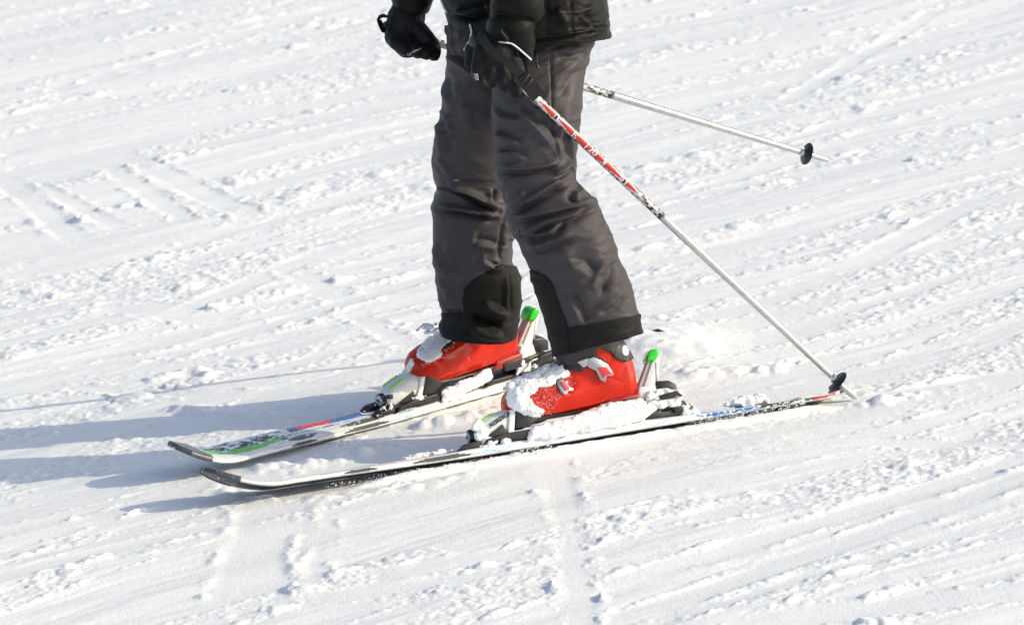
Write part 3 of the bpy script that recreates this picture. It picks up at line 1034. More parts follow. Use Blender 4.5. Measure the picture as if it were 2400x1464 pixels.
def peel(src, name, poly, M, parent, off, thick, MW, sides=None):
    """a plate lying on src's camera side inside a pixel outline, mirrored round the other side by its depth"""
    me = src.data
    mw = np.array(MW)
    V, N = vco(me), vno(me)
    Wd = V @ mw[:3, :3].T + mw[:3, 3]
    px = to_px(Wd)
    Nw = N @ mw[:3, :3].T
    face = np.array([list(p.vertices)[:4] for p in me.polygons if len(p.vertices) == 4])
    c = px[face].mean(1)
    nf = Nw[face].mean(1)
    keep = in_poly(c, poly) & ((nf @ FWD) < 0.25)
    f = face[keep]
    if not len(f):
        return None
    u, inv = np.unique(f.ravel(), return_inverse=True)
    f2 = inv.reshape(f.shape)
    V2 = V[u] + N[u] * off
    # relax the outline
    from collections import Counter
    ed = Counter()
    for a in f2:
        for i in range(4):
            ed[tuple(sorted((a[i], a[(i + 1) % 4])))] += 1
    nb = {}
    for (a, b), k in ed.items():
        if k == 1:
            nb.setdefault(a, []).append(b)
            nb.setdefault(b, []).append(a)
    for _ in range(4):
        V3 = V2.copy()
        for a, l in nb.items():
            V3[a] = 0.4 * V2[a] + 0.6 * np.mean(V2[l], 0)
        V2 = V3
    o = mk(name, V2, f2, M, parent)
    bake(o, [('SOLIDIFY', dict(thickness=thick, offset=1.0))])
    return o


# black cuff with its pivot on the near boot, tongues on both
cuff = peel(SHELL_N, 'cuff', [(1375, 760), (1495, 760), (1496, 812), (1484, 838), (1468, 848), (1446, 842), (1428, 824), (1396, 812)], M_BLACK, BOOT_N, 0.0008, 0.004, NEAR)
hp = hit(BV_N, 1461, 822)
if hp:
    p, n = hp
    n = n / np.linalg.norm(n)
    V, F = tube([p + n * 0.001, p + n * 0.0075], 0.0125, 28)
    rv = mk('pivot', V, F, M_WHITE, BOOT_N, world=NEAR)
    bev(rv, 0.0015)
    V, F = tube([p + n * 0.007, p + n * 0.0088], 0.0055, 18)
    mk('pivot_screw', V, F, M_WHITE, rv, world=NEAR)
peel(SHELL_N, 'tongue', [(1290, 800), (1395, 800), (1400, 830), (1385, 846), (1362, 870), (1330, 868), (1290, 850)], M_BLACK, BOOT_N, 0.0006, 0.003, NEAR)
peel(SHELL_N, 'side_vent', [(1385, 835), (1415, 838), (1424, 848), (1408, 852)], M_INK, BOOT_N, 0.0004, 0.001, NEAR)
peel(SHELL_F, 'tongue', [(1035, 780), (1090, 780), (1078, 798), (1050, 814), (1030, 822), (1020, 815)], M_BLACK, BOOT_F, 0.0006, 0.003, FAR)
for x, y in ((1068, 798), (1062, 804)):
    hp = hit(BV_F, x, y)
    if hp:
        V, F = spheres([hp[0] + hp[1] * 0.003], [0.003])
        mk('rivet', V, F, M_STEEL, BOOT_F, world=FAR)


def plate_on(bv, name, pts, lift, thick, M, parent, MW, w=0.001):
    """a small metal plate whose outline is draped over the shell"""
    hs = [hit(bv, *p) for p in pts]
    P = [h[0] if h else None for h in hs]
    n = np.mean([h[1] for h in hs if h], 0)
    n /= np.linalg.norm(n)
    ok = [p for p in P if p is not None]
    c = np.mean(ok, 0)
    P = [p if p is not None else c + (at(*pts[i], c[1]) - c) for i, p in enumerate(P)]
    # flatten to the mean plane, keep half the drape
    P = [p - n * (np.dot(p - c, n)) * 0.55 for p in P]
    k = len(P)
    V = np.array([p + n * lift for p in P] + [p + n * (lift + thick) for p in P])
    F = [list(range(k))[::-1], [k + i for i in range(k)]] + [[i, (i + 1) % k, k + (i + 1) % k, k + i] for i in range(k)]
    o = mk(name, V, F, M, parent, world=MW)
    bm = bmesh.new()
    bm.from_mesh(o.data)
    bmesh.ops.recalc_face_normals(bm, faces=bm.faces)
    bm.to_mesh(o.data)
    bm.free()
    return bev(o, w)


b1 = plate_on(BV_N, 'buckle', [(1376, 838), (1388, 834), (1422, 852), (1436, 874), (1434, 880), (1420, 880), (1417, 895), (1404, 889), (1394, 868), (1374, 858)], 0.004, 0.005, M_ALU, BOOT_N, NEAR, 0.002)
plate_on(BV_N, 'buckle_inset', [(1398, 860), (1418, 858), (1430, 874), (1416, 878), (1410, 884)], 0.0085, 0.0015, M_RINK, b1, NEAR, 0.0005)
plate_on(BV_N, 'buckle_arm', [(1352, 846), (1380, 836), (1386, 850), (1366, 860)], 0.003, 0.004, M_STEEL, b1, NEAR)
b2 = plate_on(BV_N, 'buckle', [(1302, 890), (1316, 886), (1334, 908), (1342, 912), (1340, 918), (1330, 918), (1324, 928), (1314, 922), (1306, 906)], 0.004, 0.005, M_ALU, BOOT_N, NEAR, 0.002)
plate_on(BV_N, 'buckle_inset', [(1310, 896), (1320, 897), (1332, 912), (1322, 917)], 0.0085, 0.0015, M_RINK, b2, NEAR, 0.0005)
# drops of meltwater on the shells
for bv, boot, MW, pts in ((BV_N, BOOT_N, NEAR, [(1470, 880), (1478, 876), (1488, 884), (1462, 895), (1486, 902), (1467, 918), (1500, 892), (1345, 930), (1352, 938), (1362, 930), (1382, 920), (1430, 905), (1440, 935), (1446, 925)]),
                          (BV_F, BOOT_F, FAR, [(1110, 820), (1127, 806), (1133, 829), (1140, 826), (1146, 815), (1109, 845), (1145, 845), (1108, 860), (1170, 823), (1124, 860), (1060, 868), (1130, 840)])):
    C, R = [], []
    for x, y in pts:
        h = hit(bv, x, y)
        if h:
            C.append(h[0])
            R.append(0.0012 + 0.001 * random.random())
    V, F = spheres(C, R, lo=True)
    o = mk('water_drop', V, F, M_WATER, boot, world=MW)
    o['kind'] = 'stuff'

# ------------------------------------------------------------------ the skier
P_ROOT = Matrix.Translation(Vector((-0.15, 0.19, 0.08)))
person = thing('person', 'skier in black jacket, gloves and dark grey trousers seen from the waist down', 'person', P_ROOT)


def cloth_tube(rows, n, k, e=2.3, it=3):
    """rows: (Lx, Ly, Rx, Ry, depth centre, depth radius, tilt deg) -> (n, k, 3) grid of points"""
    A = smooth_rows(interp_rows([[*r] for r in rows], n), it)
    th = np.linspace(0, 2 * math.pi, k, endpoint=False)
    c, s = np.cos(th), np.sin(th)
    c = np.sign(c) * np.abs(c) ** (2 / e)
    s = np.sign(s) * np.abs(s) ** (2 / e)
    out = np.empty((n, k, 3))
    for i, (lx, ly, rx, ry, Y, b, t) in enumerate(A):
        Lp, Rp = at(lx, ly, Y), at(rx, ry, Y)
        dv = np.array([0, math.cos(rad(t)), -math.sin(rad(t))])
        out[i] = (Lp + Rp) / 2 + (Rp - Lp) / 2 * c[:, None] + dv * b * s[:, None]
    return out


def grid_normals(G):
    du = np.roll(G, -1, 1) - np.roll(G, 1, 1)
    dv = np.gradient(G, axis=0)
    N = np.cross(du, dv)
    N /= np.linalg.norm(N, axis=-1, keepdims=True) + 1e-12
    c = G.mean(1, keepdims=True)
    sg = np.sign(np.sum(N * (G - c), -1).mean())
    return N * sg


def folds(G, N, lines, amp_noise, seed, stretch=(1, 1)):
    px = to_px(G)
    front = sstep(0.25, -0.25, N @ FWD)
    d = np.zeros(G.shape[:2])
    for (pts, wd, am, kind) in lines:
        wd = wd * 0.85
        ds, side, rn = poly_dist(px, pts)
        tp = sstep(0, 0.22, rn) * sstep(1, 0.78, rn)
        sd_ = ds * side / wd
        if kind == 'c':       # crease: a valley with a roll of cloth on its right-hand side
            f = -np.exp(-np.abs(sd_) ** 1.5) + 0.95 * np.exp(-np.abs((sd_ - 1.6) / 1.05) ** 1.6)
        elif kind == 'r':
            f = np.exp(-sd_ ** 2)
        else:
            f = -np.exp(-sd_ ** 2)
        d += 2.0 * am * f * tp
    d *= front
    wv = 0.03 * np.stack([noise3(G, 0.13, seed + 1), noise3(G, 0.13, seed + 2), noise3(G, 0.13, seed + 3)], -1)
    Q = G + wv
    for ang, su, sv, w_, k in ((stretch[0], 0.19, 0.046, 1.0, 5), (stretch[1], 0.15, 0.032, 0.55, 6), (stretch[0] - 55, 0.20, 0.05, 0.3, 7)):
        c_a, s_a = math.cos(rad(ang)), math.sin(rad(ang))
        A = np.stack([(Q[..., 0] * c_a + Q[..., 2] * s_a) / su, (-Q[..., 0] * s_a + Q[..., 2] * c_a) / sv, Q[..., 1] / 0.11], -1)
        n_ = noise3(A, 1.0, seed + k)
        d += amp_noise * w_ * (np.clip(1 - 3.2 * np.abs(n_), 0, 1) ** 1.4 + 0.35 * n_)
    d += amp_noise * (0.9 * noise3(G, 0.15, seed + 4) + 0.10 * noise3(G, 0.02, seed + 8))
    return G + N * d[..., None]


NL = [  # near (left) leg
    (1150, 40, 1385, 40, .13, .095, 13), (1146, 104, 1391, 100, .115, .098, 13), (1148, 150, 1376, 150, .10, .10, 13), (1151, 186, 1368, 186, .085, .10, 13), (1154, 230, 1363, 225, .07, .10, 13), (1155, 273, 1361, 270, .055, .10, 13),
    (1155, 328, 1355, 325, .04, .098, 13), (1157, 365, 1352, 362, .03, .096, 13), (1161, 409, 1349, 400, .02, .095, 13), (1169, 441, 1348, 423, .015, .096, 13), (1182, 468, 1374, 446, .01, .098, 13),
    (1189, 485, 1402, 478, .008, .10, 13), (1183, 508, 1412, 508, .006, .10, 13), (1197, 543, 1424, 535, .004, .098, 13), (1215, 566, 1436, 560, .0, .095, 13), (1226, 598, 1447, 592, .0, .094, 13),
    (1242, 622, 1456, 620, -.002, .092, 13), (1257, 680, 1475, 662, -.003, .090, 13), (1277, 735, 1487, 705, -.004, .088, 13), (1287, 780, 1496, 742, -.005, .086, 13), (1293, 808, 1501, 763, -.005, .085, 13), (1297, 836, 1505, 781, -.005, .083, 13)]
FL = [  # far (right) leg
    (1046, 60, 1230, 60, .26, .11, 8), (1050, 112, 1225, 112, .265, .108, 8), (1048, 153, 1220, 153, .27, .106, 8), (1042, 197, 1215, 197, .28, .104, 8), (1035, 246, 1210, 246, .29, .10, 8), (1028, 295, 1205, 295, .30, .098, 8), (1020, 328, 1200, 328, .31, .097, 8),
    (1013, 388, 1194, 388, .33, .096, 8), (1018, 419, 1190, 419, .34, .096, 8), (1027, 436, 1190, 440, .345, .095, 8), (1017, 466, 1196, 470, .35, .096, 8), (1012, 487, 1204, 500, .35, .096, 8), (1017, 525, 1206, 535, .355, .095, 8), (1017, 562, 1201, 572, .36, .092, 6),
    (1022, 612, 1198, 610, .365, .090, 4), (1024, 662, 1216, 655, .37, .089, 2), (1028, 700, 1218, 690, .375, .088, 0), (1035, 722, 1216, 722, .38, .088, -2), (1041, 742, 1214, 750, .38, .088, -3), (1033, 760, 1211, 772, .38, .088, -3), (1034, 776, 1208, 786, .38, .087, -3)]
NFOLD = [
    ([(1340, 680), (1358, 715), (1378, 760)], 10, .0045, 'c'), ([(1440, 610), (1415, 650), (1405, 690)], 14, .0050, 'c'), ([(1330, 600), (1370, 612), (1400, 640)], 14, .0040, 'c'),
    ([(1470, 690), (1440, 720), (1400, 735)], 10, .0040, 'c'), ([(1232, 215), (1245, 240), (1262, 268)], 9, .0040, 'r'), ([(1262, 268), (1290, 300), (1318, 340)], 9, .0045, 'c'),
    ([(1160, 240), (1185, 262), (1225, 270)], 12, .0035, 'c'), ([(1380, 150), (1340, 180), (1310, 230)], 14, .0040, 'c'), ([(1375, 120), (1340, 135), (1300, 130)], 9, .0040, 'c'), ([(1345, 480), (1335, 462), (1348, 440)], 7, .0060, 'c'), ([(1230, 545), (1215, 560)], 6, .0050, 'c'),
    ([(1320, 388), (1280, 402), (1230, 408), (1165, 404)], 9, .008, 'c'), ([(1335, 432), (1300, 446), (1245, 478), (1195, 506)], 9, .011, 'c'),
    ([(1400, 472), (1372, 486), (1305, 502), (1250, 512), (1205, 522)], 8, .010, 'c'), ([(1410, 478), (1345, 516), (1285, 530), (1215, 562)], 10, .012, 'c'),
    ([(1330, 520), (1295, 552), (1255, 562), (1215, 556)], 8, .008, 'c'), ([(1350, 560), (1300, 575), (1235, 600)], 10, .006, 'c'), ([(1352, 382), (1330, 404), (1300, 420)], 7, .006, 'c'),
    ([(1395, 462), (1365, 450), (1345, 425)], 8, .006, 'v'), ([(1225, 240), (1245, 268), (1290, 320), (1310, 350)], 10, .004, 'c'), ([(1235, 450), (1185, 470)], 10, .004, 'r'),
    ([(1310, 560), (1350, 640), (1390, 720)], 26, .005, 'r'), ([(1450, 600), (1425, 655), (1400, 700)], 9, .0035, 'c'),
    ([(1290, 100), (1295, 300), (1310, 390)], 3.0, .0022, 'v'), 
    ([(1160, 300), (1190, 312), (1225, 330)], 10, .004, 'c'), ([(1160, 345), (1200, 350), (1240, 365)], 9, .003, 'c'), ([(1350, 250), (1325, 330), (1330, 385)], 12, .004, 'c')]
FFOLD = [
    ([(1030, 560), (1045, 600), (1080, 640)], 16, .0045, 'c'), ([(1030, 640), (1050, 680), (1060, 715)], 12, .0040, 'r'), ([(1128, 600), (1160, 618), (1180, 618)], 8, .0050, 'c'), ([(1045, 170), (1060, 215), (1085, 250)], 12, .0045, 'c'),
    ([(1036, 270), (1050, 320), (1052, 370)], 11, .0050, 'c'), ([(1120, 150), (1090, 200), (1060, 240)], 16, .0035, 'r'), ([(1020, 440), (1060, 448), (1100, 470)], 8, .0050, 'r'),
    ([(1180, 508), (1167, 500), (1103, 464), (1040, 436)], 8, .012, 'c'), ([(1178, 513), (1150, 514), (1090, 502), (1018, 492)], 8, .011, 'c'), ([(1150, 512), (1122, 498)], 6, .006, 'c'),
    ([(1045, 265), (1055, 300), (1060, 330)], 10, .005, 'r'), ([(1025, 365), (1050, 400), (1070, 415)], 10, .004, 'r'), ([(1160, 440), (1155, 470), (1175, 500)], 7, .006, 'c'),
    ([(1190, 470), (1175, 540), (1168, 600), (1178, 620)], 5, .004, 'v'), ([(1130, 545), (1120, 560), (1170, 570)], 10, .004, 'c'), ([(1200, 560), (1185, 580)], 8, .004, 'c'),
    ([(1125, 600), (1150, 612), (1178, 618)], 9, .005, 'r'), ([(1040, 560), (1060, 620), (1075, 680)], 14, .004, 'r'), ([(1128, 706), (1160, 728), (1192, 740)], 10, .010, 'r'),
    ([(1100, 740), (1140, 756), (1178, 764)], 11, .013, 'v'), ([(1100, 762), (1140, 785), (1180, 786)], 11, .008, 'r'), ([(1192, 640), (1194, 735)], 6, .005, 'c'), ([(1047, 730), (1085, 730)], 6, .006, 'v'),
    ([(1072, 424), (1165, 425)], 2.5, .002, 'v'), ([(1060, 180), (1090, 260), (1110, 330)], 16, .004, 'r'), ([(1055, 120), (1080, 135), (1120, 160)], 10, .005, 'c')]
NK = 210
GN = cloth_tube(NL, 330, NK)
GN = folds(GN, grid_normals(GN), NFOLD, .0030, 11, (24, 8))
GF = cloth_tube(FL, 300, NK)
GF = folds(GF, grid_normals(GF), FFOLD, .0027, 31, (-22, 6))


def hem_in(G, n=4, r=0.004):
    """turn the lower edge inwards so that the cloth has thickness"""
    c = G[-1].mean(0)
    rows = [G]
    for i in range(1, n + 1):
        q = G[-1] + (c - G[-1]) * (0.02 * i) + np.array([0, 0, 0.003 * (i - 1) ** 2])
        rows.append(q[None])
    return np.concatenate(rows)


tr = mk('trousers', *join([loft(hem_in(GN), cap=False), loft(hem_in(GF), cap=False)]), M_TROUSER, person, world=P_ROOT)


def grid_patch(G, mask, off, name, M, parent):
    """the faces of a cloth grid inside mask, lifted off it, with a turned edge"""
    N = grid_normals(G)
    n, k = G.shape[:2]
    i, j = np.nonzero(mask)
    j2 = (j + 1) % k
    F = np.stack([i * k + j, i * k + j2, (i + 1) * k + j2, (i + 1) * k + j], -1)
    u, inv = np.unique(F.ravel(), return_inverse=True)
    V = (G + N * off).reshape(-1, 3)[u]
    o = mk(name, V, inv.reshape(-1, 4), M, parent, world=P_ROOT)
    return bake(o, [('SOLIDIFY', dict(thickness=0.0016, offset=-1.0))])


def fc(G):
    return 0.25 * (G[:-1] + G[1:] + np.roll(G, -1, 1)[:-1] + np.roll(G, -1, 1)[1:])


def facing(G):
    N = grid_normals(G)
    return (0.25 * (N[:-1] + N[1:] + np.roll(N, -1, 1)[:-1] + np.roll(N, -1, 1)[1:])) @ FWD


cN, cF = to_px(fc(GN)), to_px(fc(GF))
fN, fF = facing(GN) < 0.0, facing(GF) < 0.0
row_t = np.linspace(0, 1, GN.shape[0] - 1)[:, None]
mN_patch = in_poly(cN, [(1200, 636), (1247, 633), (1280, 647), (1297, 670), (1307, 700), (1317, 730), (1330, 755), (1333, 790), (1340, 900), (1200, 900)]) & fN
mN_patch |= (~fN) & (cN[..., 1] > 650 - 0.15 * (cN[..., 0] - 1250)) & (cN[..., 0] < 1400)
mN_hem = (row_t > 0.925 + 0 * cN[..., 0])
mN_hem &= ~mN_patch
mF_patch = in_poly(cF, [(1086, 740), (1086, 687), (1090, 672), (1105, 660), (1130, 642), (1155, 630), (1177, 619), (1209, 626), (1260, 640), (1260, 900), (1086, 900)]) & fF
mF_patch |= (~fF) & (cF[..., 0] > 1180) & (cF[..., 1] > 640)
row_f = np.linspace(0, 1, GF.shape[0] - 1)[:, None]
mF_hem = (cF[..., 1] > 734) & ~mF_patch
grid_patch(GN, mN_patch, 0.0020, 'gaiter_patch', M_PATCH, tr)
grid_patch(GN, mN_hem, 0.0012, 'hem_band', M_PATCH, tr)
grid_patch(GF, mF_patch, 0.0020, 'gaiter_patch', M_PATCH, tr)
grid_patch(GF, mF_hem, 0.0012, 'hem_band', M_PATCH, tr)

BV_GN = BVHTree.FromPolygons([Vector(v) for v in GN.reshape(-1, 3)], loft(GN, cap=False)[1])
BV_GF = BVHTree.FromPolygons([Vector(v) for v in GF.reshape(-1, 3)], loft(GF, cap=False)[1])


def drape(bv, pts, off, n=40, fallY=0.0):
    L = np.asarray(pts, float)
    cum = np.concatenate([[0], np.cumsum(np.linalg.norm(np.diff(L, axis=0), axis=1))])
    t = np.linspace(0, cum[-1], n)
    P = []
    for q in t:
        x, y = np.interp(q, cum, L[:, 0]), np.interp(q, cum, L[:, 1])
        h = hit(bv, x, y)
        P.append((h[0] + h[1] * off) if h else at(x, y, P[-1][1] if P else fallY))
    return np.array(P)


for bv, pts in ((BV_GN, [(1292, 125), (1294, 200), (1298, 300), (1306, 385)]), (BV_GF, [(1072, 424), (1120, 425), (1160, 425)])):
    V, F = tube(drape(bv, pts, 0.0), 0.0011, 6)
    mk('seam', V, F, M_TROUSER, tr, world=P_ROOT)
V, F = tube(drape(BV_GF, [(1066, 423), (1076, 423)], 0.0008, 6), 0.0012, 6)
mk('label_tab', V, F, M_PIPING, tr, world=P_ROOT)
for bv, pts in ((BV_GN, [(1250, 634), (1280, 647), (1297, 670), (1307, 700), (1317, 730), (1330, 755), (1333, 788)]), (BV_GF, [(1087, 726), (1086, 687), (1090, 672), (1105, 660), (1130, 642), (1155, 630), (1177, 619), (1205, 625)]),
                (BV_GN, [(1340, 787), (1400, 772), (1450, 758), (1492, 745)]), (BV_GF, [(1176, 624), (1184, 660), (1190, 730), (1192, 780)])):
    V, F = tube(smooth_rows(drape(bv, pts, 0.0016, 60), 2), 0.0011, 6)
    mk('stitching', V, F, M_STRAP, tr, world=P_ROOT)
# pocket zip with its puller on the near hip
V, F = tube(drape(BV_GN, [(1256, 118), (1258, 150), (1262, 162)], 0.002, 12), 0.0035, 8)
zp = mk('zip', V, F, M_BLACK, tr, world=P_ROOT)
V, F = tube(drape(BV_GN, [(1258, 152), (1263, 166), (1269, 184)], 0.005, 10), np.linspace(0.003, 0.0045, 10), 8)
mk('zip_puller', V, F, M_GREY, tr, world=P_ROOT)
V, F = tube(drape(BV_GN, [(1263, 151), (1285, 152), (1304, 149)], 0.0, 14), 0.0014, 6)
mk('seam', V, F, M_TROUSER, tr, world=P_ROOT)

# jacket: torso, hem, sleeves
JT = [(1062, 128, 1431, 89, .17, .205, 8), (1060, 112, 1429, 76, .17, .206, 8), (1058, 70, 1425, 45, .17, .204, 8), (1047, 35, 1423, 15, .17, .20, 8), (1034, 0, 1421, -8, .17, .178, 8), (1024, -60, 1416, -60, .18, .172, 8), (1010, -150, 1408, -150, .19, .165, 8),
      (1005, -240, 1402, -240, .2, .17, 8), (1030, -330, 1392, -330, .2, .175, 8), (1085, -400, 1350, -400, .2, .15, 8), (1150, -440, 1290, -440, .2, .08, 8), (1200, -452, 1240, -452, .2, .03, 8)]
JF = [([(1278, -20), (1282, 50), (1286, 110)], 3, .0030, 'v'), ([(1337, -20), (1338, 50), (1341, 105)], 2.5, .0022, 'v'), ([(1425, 68), (1380, 78), (1300, 92), (1200, 100)], 5, .004, 'c'), ([(1365, 30), (1395, 62)], 7, .004, 'c'), ([(1420, 60), (1380, 75)], 8, .004, 'r'),
      ([(1150, 30), (1100, 45), (1060, 36)], 9, .012, 'c'), ([(1300, 20), (1330, 60)], 12, .004, 'r')]
GJ = cloth_tube(JT, 240, 200, 2.5, 4)
GJ = folds(GJ, grid_normals(GJ), JF, .0030, 51, (10, -12))


def hem_in_first(G):
    c = G[0].mean(0)
    rows = [G[0][None] + (c - G[0][None]) * q for q in (0.06, 0.03, 0.01)]
    return np.concatenate(rows + [G])


V, F = loft(hem_in_first(GJ), cap=False)
F.append([len(V) - 200 + q for q in range(200)])
jk = mk('jacket', V, F, M_JACKET, person, world=P_ROOT)


def sleeve(rows, seed, n=150, k=120, am=.0025, lines=()):
    G = cloth_tube(rows, n, k, 2.2, 2)
    G = folds(G, grid_normals(G), lines, am, seed, (20, -10))
    V, F = loft(G)
    return mk('sleeve', V, F, M_JACKET, jk, world=P_ROOT), G


SN = [(1228, 172, 1238, 178, -.098, .010, 13), (1200, 142, 1243, 146, -.098, .026, 13), (1165, 118, 1248, 126, -.10, .042, 13), (1142, 92, 1253, 100, -.10, .052, 13), (1138, 70, 1252, 82, -.10, .055, 13), (1142, 54, 1250, 66, -.10, .054, 13), (1152, 42, 1254, 56, -.10, .048, 13), (1152, 34, 1266, 50, -.10, .055, 13),
      (1150, 18, 1271, 32, -.10, .060, 13), (1152, 0, 1272, 8, -.10, .060, 13), (1160, -18, 1271, -14, -.095, .056, 13), (1160, -40, 1285, -40, -.09, .062, 13), (1185, -90, 1310, -95, -.08, .064, 13), (1205, -160, 1335, -160, -.06, .066, 13), (1190, -250, 1325, -250, -.02, .068, 13), (1165, -330, 1305, -330, .03, .072, 13), (1160, -390, 1280, -390, .08, .07, 13), (1180, -430, 1250, -430, .13, .03, 13)]
_, GS = sleeve(SN, 61, lines=[([(1262, 52), (1210, 42), (1154, 30)], 5, .006, 'v'), ([(1175, 60), (1190, 80), (1200, 95)], 7, .004, 'c'), ([(1185, 110), (1200, 130)], 5, .003, 'c'), ([(1215, 115), (1225, 140)], 5, .003, 'c')])
SF = [(925, 26, 1000, 30, .36, .040, 5), (921, 12, 1006, 22, .36, .045, 5), (918, -4, 1012, 2, .36, .047, 5), (915, -30, 1020, -25, .36, .050, 5), (920, -90, 1035, -90, .37, .056, 5), (950, -170, 1075, -165, .38, .060, 5), (1000, -250, 1125, -250, .39, .066, 5), (1060, -330, 1190, -330, .38, .072, 5), (1100, -390, 1220, -390, .34, .07, 5), (1140, -430, 1200, -430, .3, .03, 5)]
sleeve(SF, 71)
BV_S = BVHTree.FromPolygons([Vector(v) for v in GS.reshape(-1, 3)], loft(GS, cap=False)[1])
BV_J = BVHTree.FromPolygons([Vector(v) for v in GJ.reshape(-1, 3)], loft(GJ, cap=False)[1])
V, F = tube(smooth_rows(drape(BV_S, [(1165, 98), (1184, 99), (1200, 102), (1222, 119), (1244, 140)], 0.001, 40, -.14), 3), 0.0022, 8)
mk('piping', V, F, M_PIPING, jk, world=P_ROOT)
V, F = tube(smooth_rows(drape(BV_J, [(1103, 58), (1107, 75), (1104, 92), (1090, 117)], 0.002, 30), 3), 0.0026, 8)
mk('piping', V, F, M_PIPING, jk, world=P_ROOT)
V, F = tube([at(1031, -8, .12), at(1034, 3, .12), at(1041, 20, .115), at(1052, 33, .11), at(1060, 38, .10)], 0.0028, 8)
mk('piping', V, F, M_PIPING, jk, world=P_ROOT)


def blob(name, caps, M, parent, MW, voxel=0.003, smooth=6, disp=()):
    V, F = join([capsule(*c) for c in caps])
    o = mk(name, V, F, M, parent, world=MW)
    bake(o, [('REMESH', dict(mode='VOXEL', voxel_size=voxel)), ('SMOOTH', dict(factor=0.5, iterations=smooth))])
    V, N = vco(o.data), vno(o.data)
    d = sum(a * noise3(V, s, i) for i, (a, s) in enumerate(disp)) if disp else 0
    if disp:
        set_co(o.data, V + N * d[:, None])
    return o


def c_(x0, y0, Y0, r0, x1, y1, Y1, r1):
    return (at(x0, y0, Y0), r0, at(x1, y1, Y1), r1)


# near (left) glove: back of the hand to the camera, fingers closed under the grip
gl = blob('glove', [
    c_(1180, 95, -.10, .040, 1165, 125, -.115, .042), c_(1150, 100, -.10, .034, 1150, 140, -.115, .036), c_(1190, 120, -.11, .034, 1205, 165, -.115, .026),
    # index, middle, ring, little: first joint runs down over the grip, then curls in behind it
    c_(1128, 120, -.125, .0175, 1122, 162, -.135, .0170), c_(1122, 162, -.135, .0170, 1120, 176, -.105, .017), c_(1120, 176, -.105, .017, 1140, 160, -.075, .015),
    c_(1150, 135, -.130, .0172, 1149, 178, -.142, .0165), c_(1149, 178, -.142, .0165, 1152, 190, -.112, .017), c_(1152, 190, -.112, .017, 1168, 172, -.08, .015),
    c_(1176, 145, -.130, .0165, 1178, 188, -.142, .0160), c_(1178, 188, -.142, .0160, 1180, 200, -.112, .0165), c_(1180, 200, -.112, .0165, 1194, 184, -.08, .014),
    c_(1200, 158, -.122, .0155, 1203, 204, -.134, .0150), c_(1203, 204, -.134, .0150, 1206, 214, -.106, .0150), c_(1206, 214, -.106, .015, 1216, 198, -.08, .013),
    # thumb over the top of the grip
    c_(1140, 90, -.085, .022, 1108, 118, -.075, .019), c_(1108, 118, -.075, .019, 1103, 146, -.085, .016)],
    M_GLOVE, person, P_ROOT, 0.0028, 3, [(.0025, .03), (.001, .010)])
BV_GL = BVHTree.FromPolygons([Vector(v) + Vector(P_ROOT.translation) for v in vco(gl.data)], [list(p.vertices) for p in gl.data.polygons])


def stamp(bv, lines, r, name, M, parent):
    parts = [tube(drape(bv, l, 0.0008, 10, -.14), r, 6) for l in lines]
    V, F = join(parts)
    return mk(name, V, F, M, parent, world=P_ROOT)


stamp(BV_GL, [[(1112, 174), (1119, 173)], [(1113, 178), (1120, 177)], [(1113, 182), (1118, 182)], [(1115, 186), (1121, 186)], [(1119, 174), (1121, 187)]], 0.0011, 'logo', M_WINK, gl)

# far (right) glove: fist round the grip
gf = blob('glove', [
    c_(958, 14, .36, .038, 950, 45, .355, .044), c_(950, 45, .355, .044, 938, 82, .345, .038), c_(968, 30, .36, .030, 966, 60, .36, .028),
    c_(930, 84, .335, .030, 955, 108, .325, .030),
    c_(928, 98, .315, .019, 950, 116, .300, .0175), c_(950, 116, .300, .0175, 968, 110, .335, .018),
    c_(950, 104, .315, .019, 978, 120, .300, .0175), c_(978, 120, .300, .0175, 990, 112, .335, .018),
    c_(972, 104, .318, .019, 1000, 124, .302, .0175), c_(1000, 124, .302, .0175, 1010, 116, .335, .017),
    c_(990, 104, .322, .021, 1016, 126, .315, .0185), c_(1016, 126, .315, .0185, 1018, 112, .338, .016),
    c_(975, 62, .34, .022, 1000, 88, .32, .020), c_(1000, 88, .32, .020, 1014, 100, .33, .016)],
    M_GLOVE, person, P_ROOT, 0.0028, 3, [(.0025, .03), (.001, .010)])
BV_GR = BVHTree.FromPolygons([Vector(v) + Vector(P_ROOT.translation) for v in vco(gf.data)], [list(p.vertices) for p in gf.data.polygons])
me = text_mesh('Landxess', 0.013, 0, 0.2)
a = vco(me)
ang = rad(-24)
P = []
for x, y, z in a:
    X, Y = 970 + 1000 * (x * math.cos(ang) * 0.75 + y * math.sin(ang) * 0.6), 121 - 1000 * (-x * math.sin(ang) * 0.75 + y * math.cos(ang) * 0.6)
    h = hit(BV_GR, X, Y)
    P.append(h[0] + h[1] * 0.0012 if h else at(X, Y, .28))
set_co(me, np.array(P) - np.array(P_ROOT.translation))
link('logo', me, M_WINK, gf)


# ------------------------------------------------------------------ poles
POLE_L = 1.255
PAT0, PAT1 = 0.205, 0.632                # painted part, measured from the top of the grip


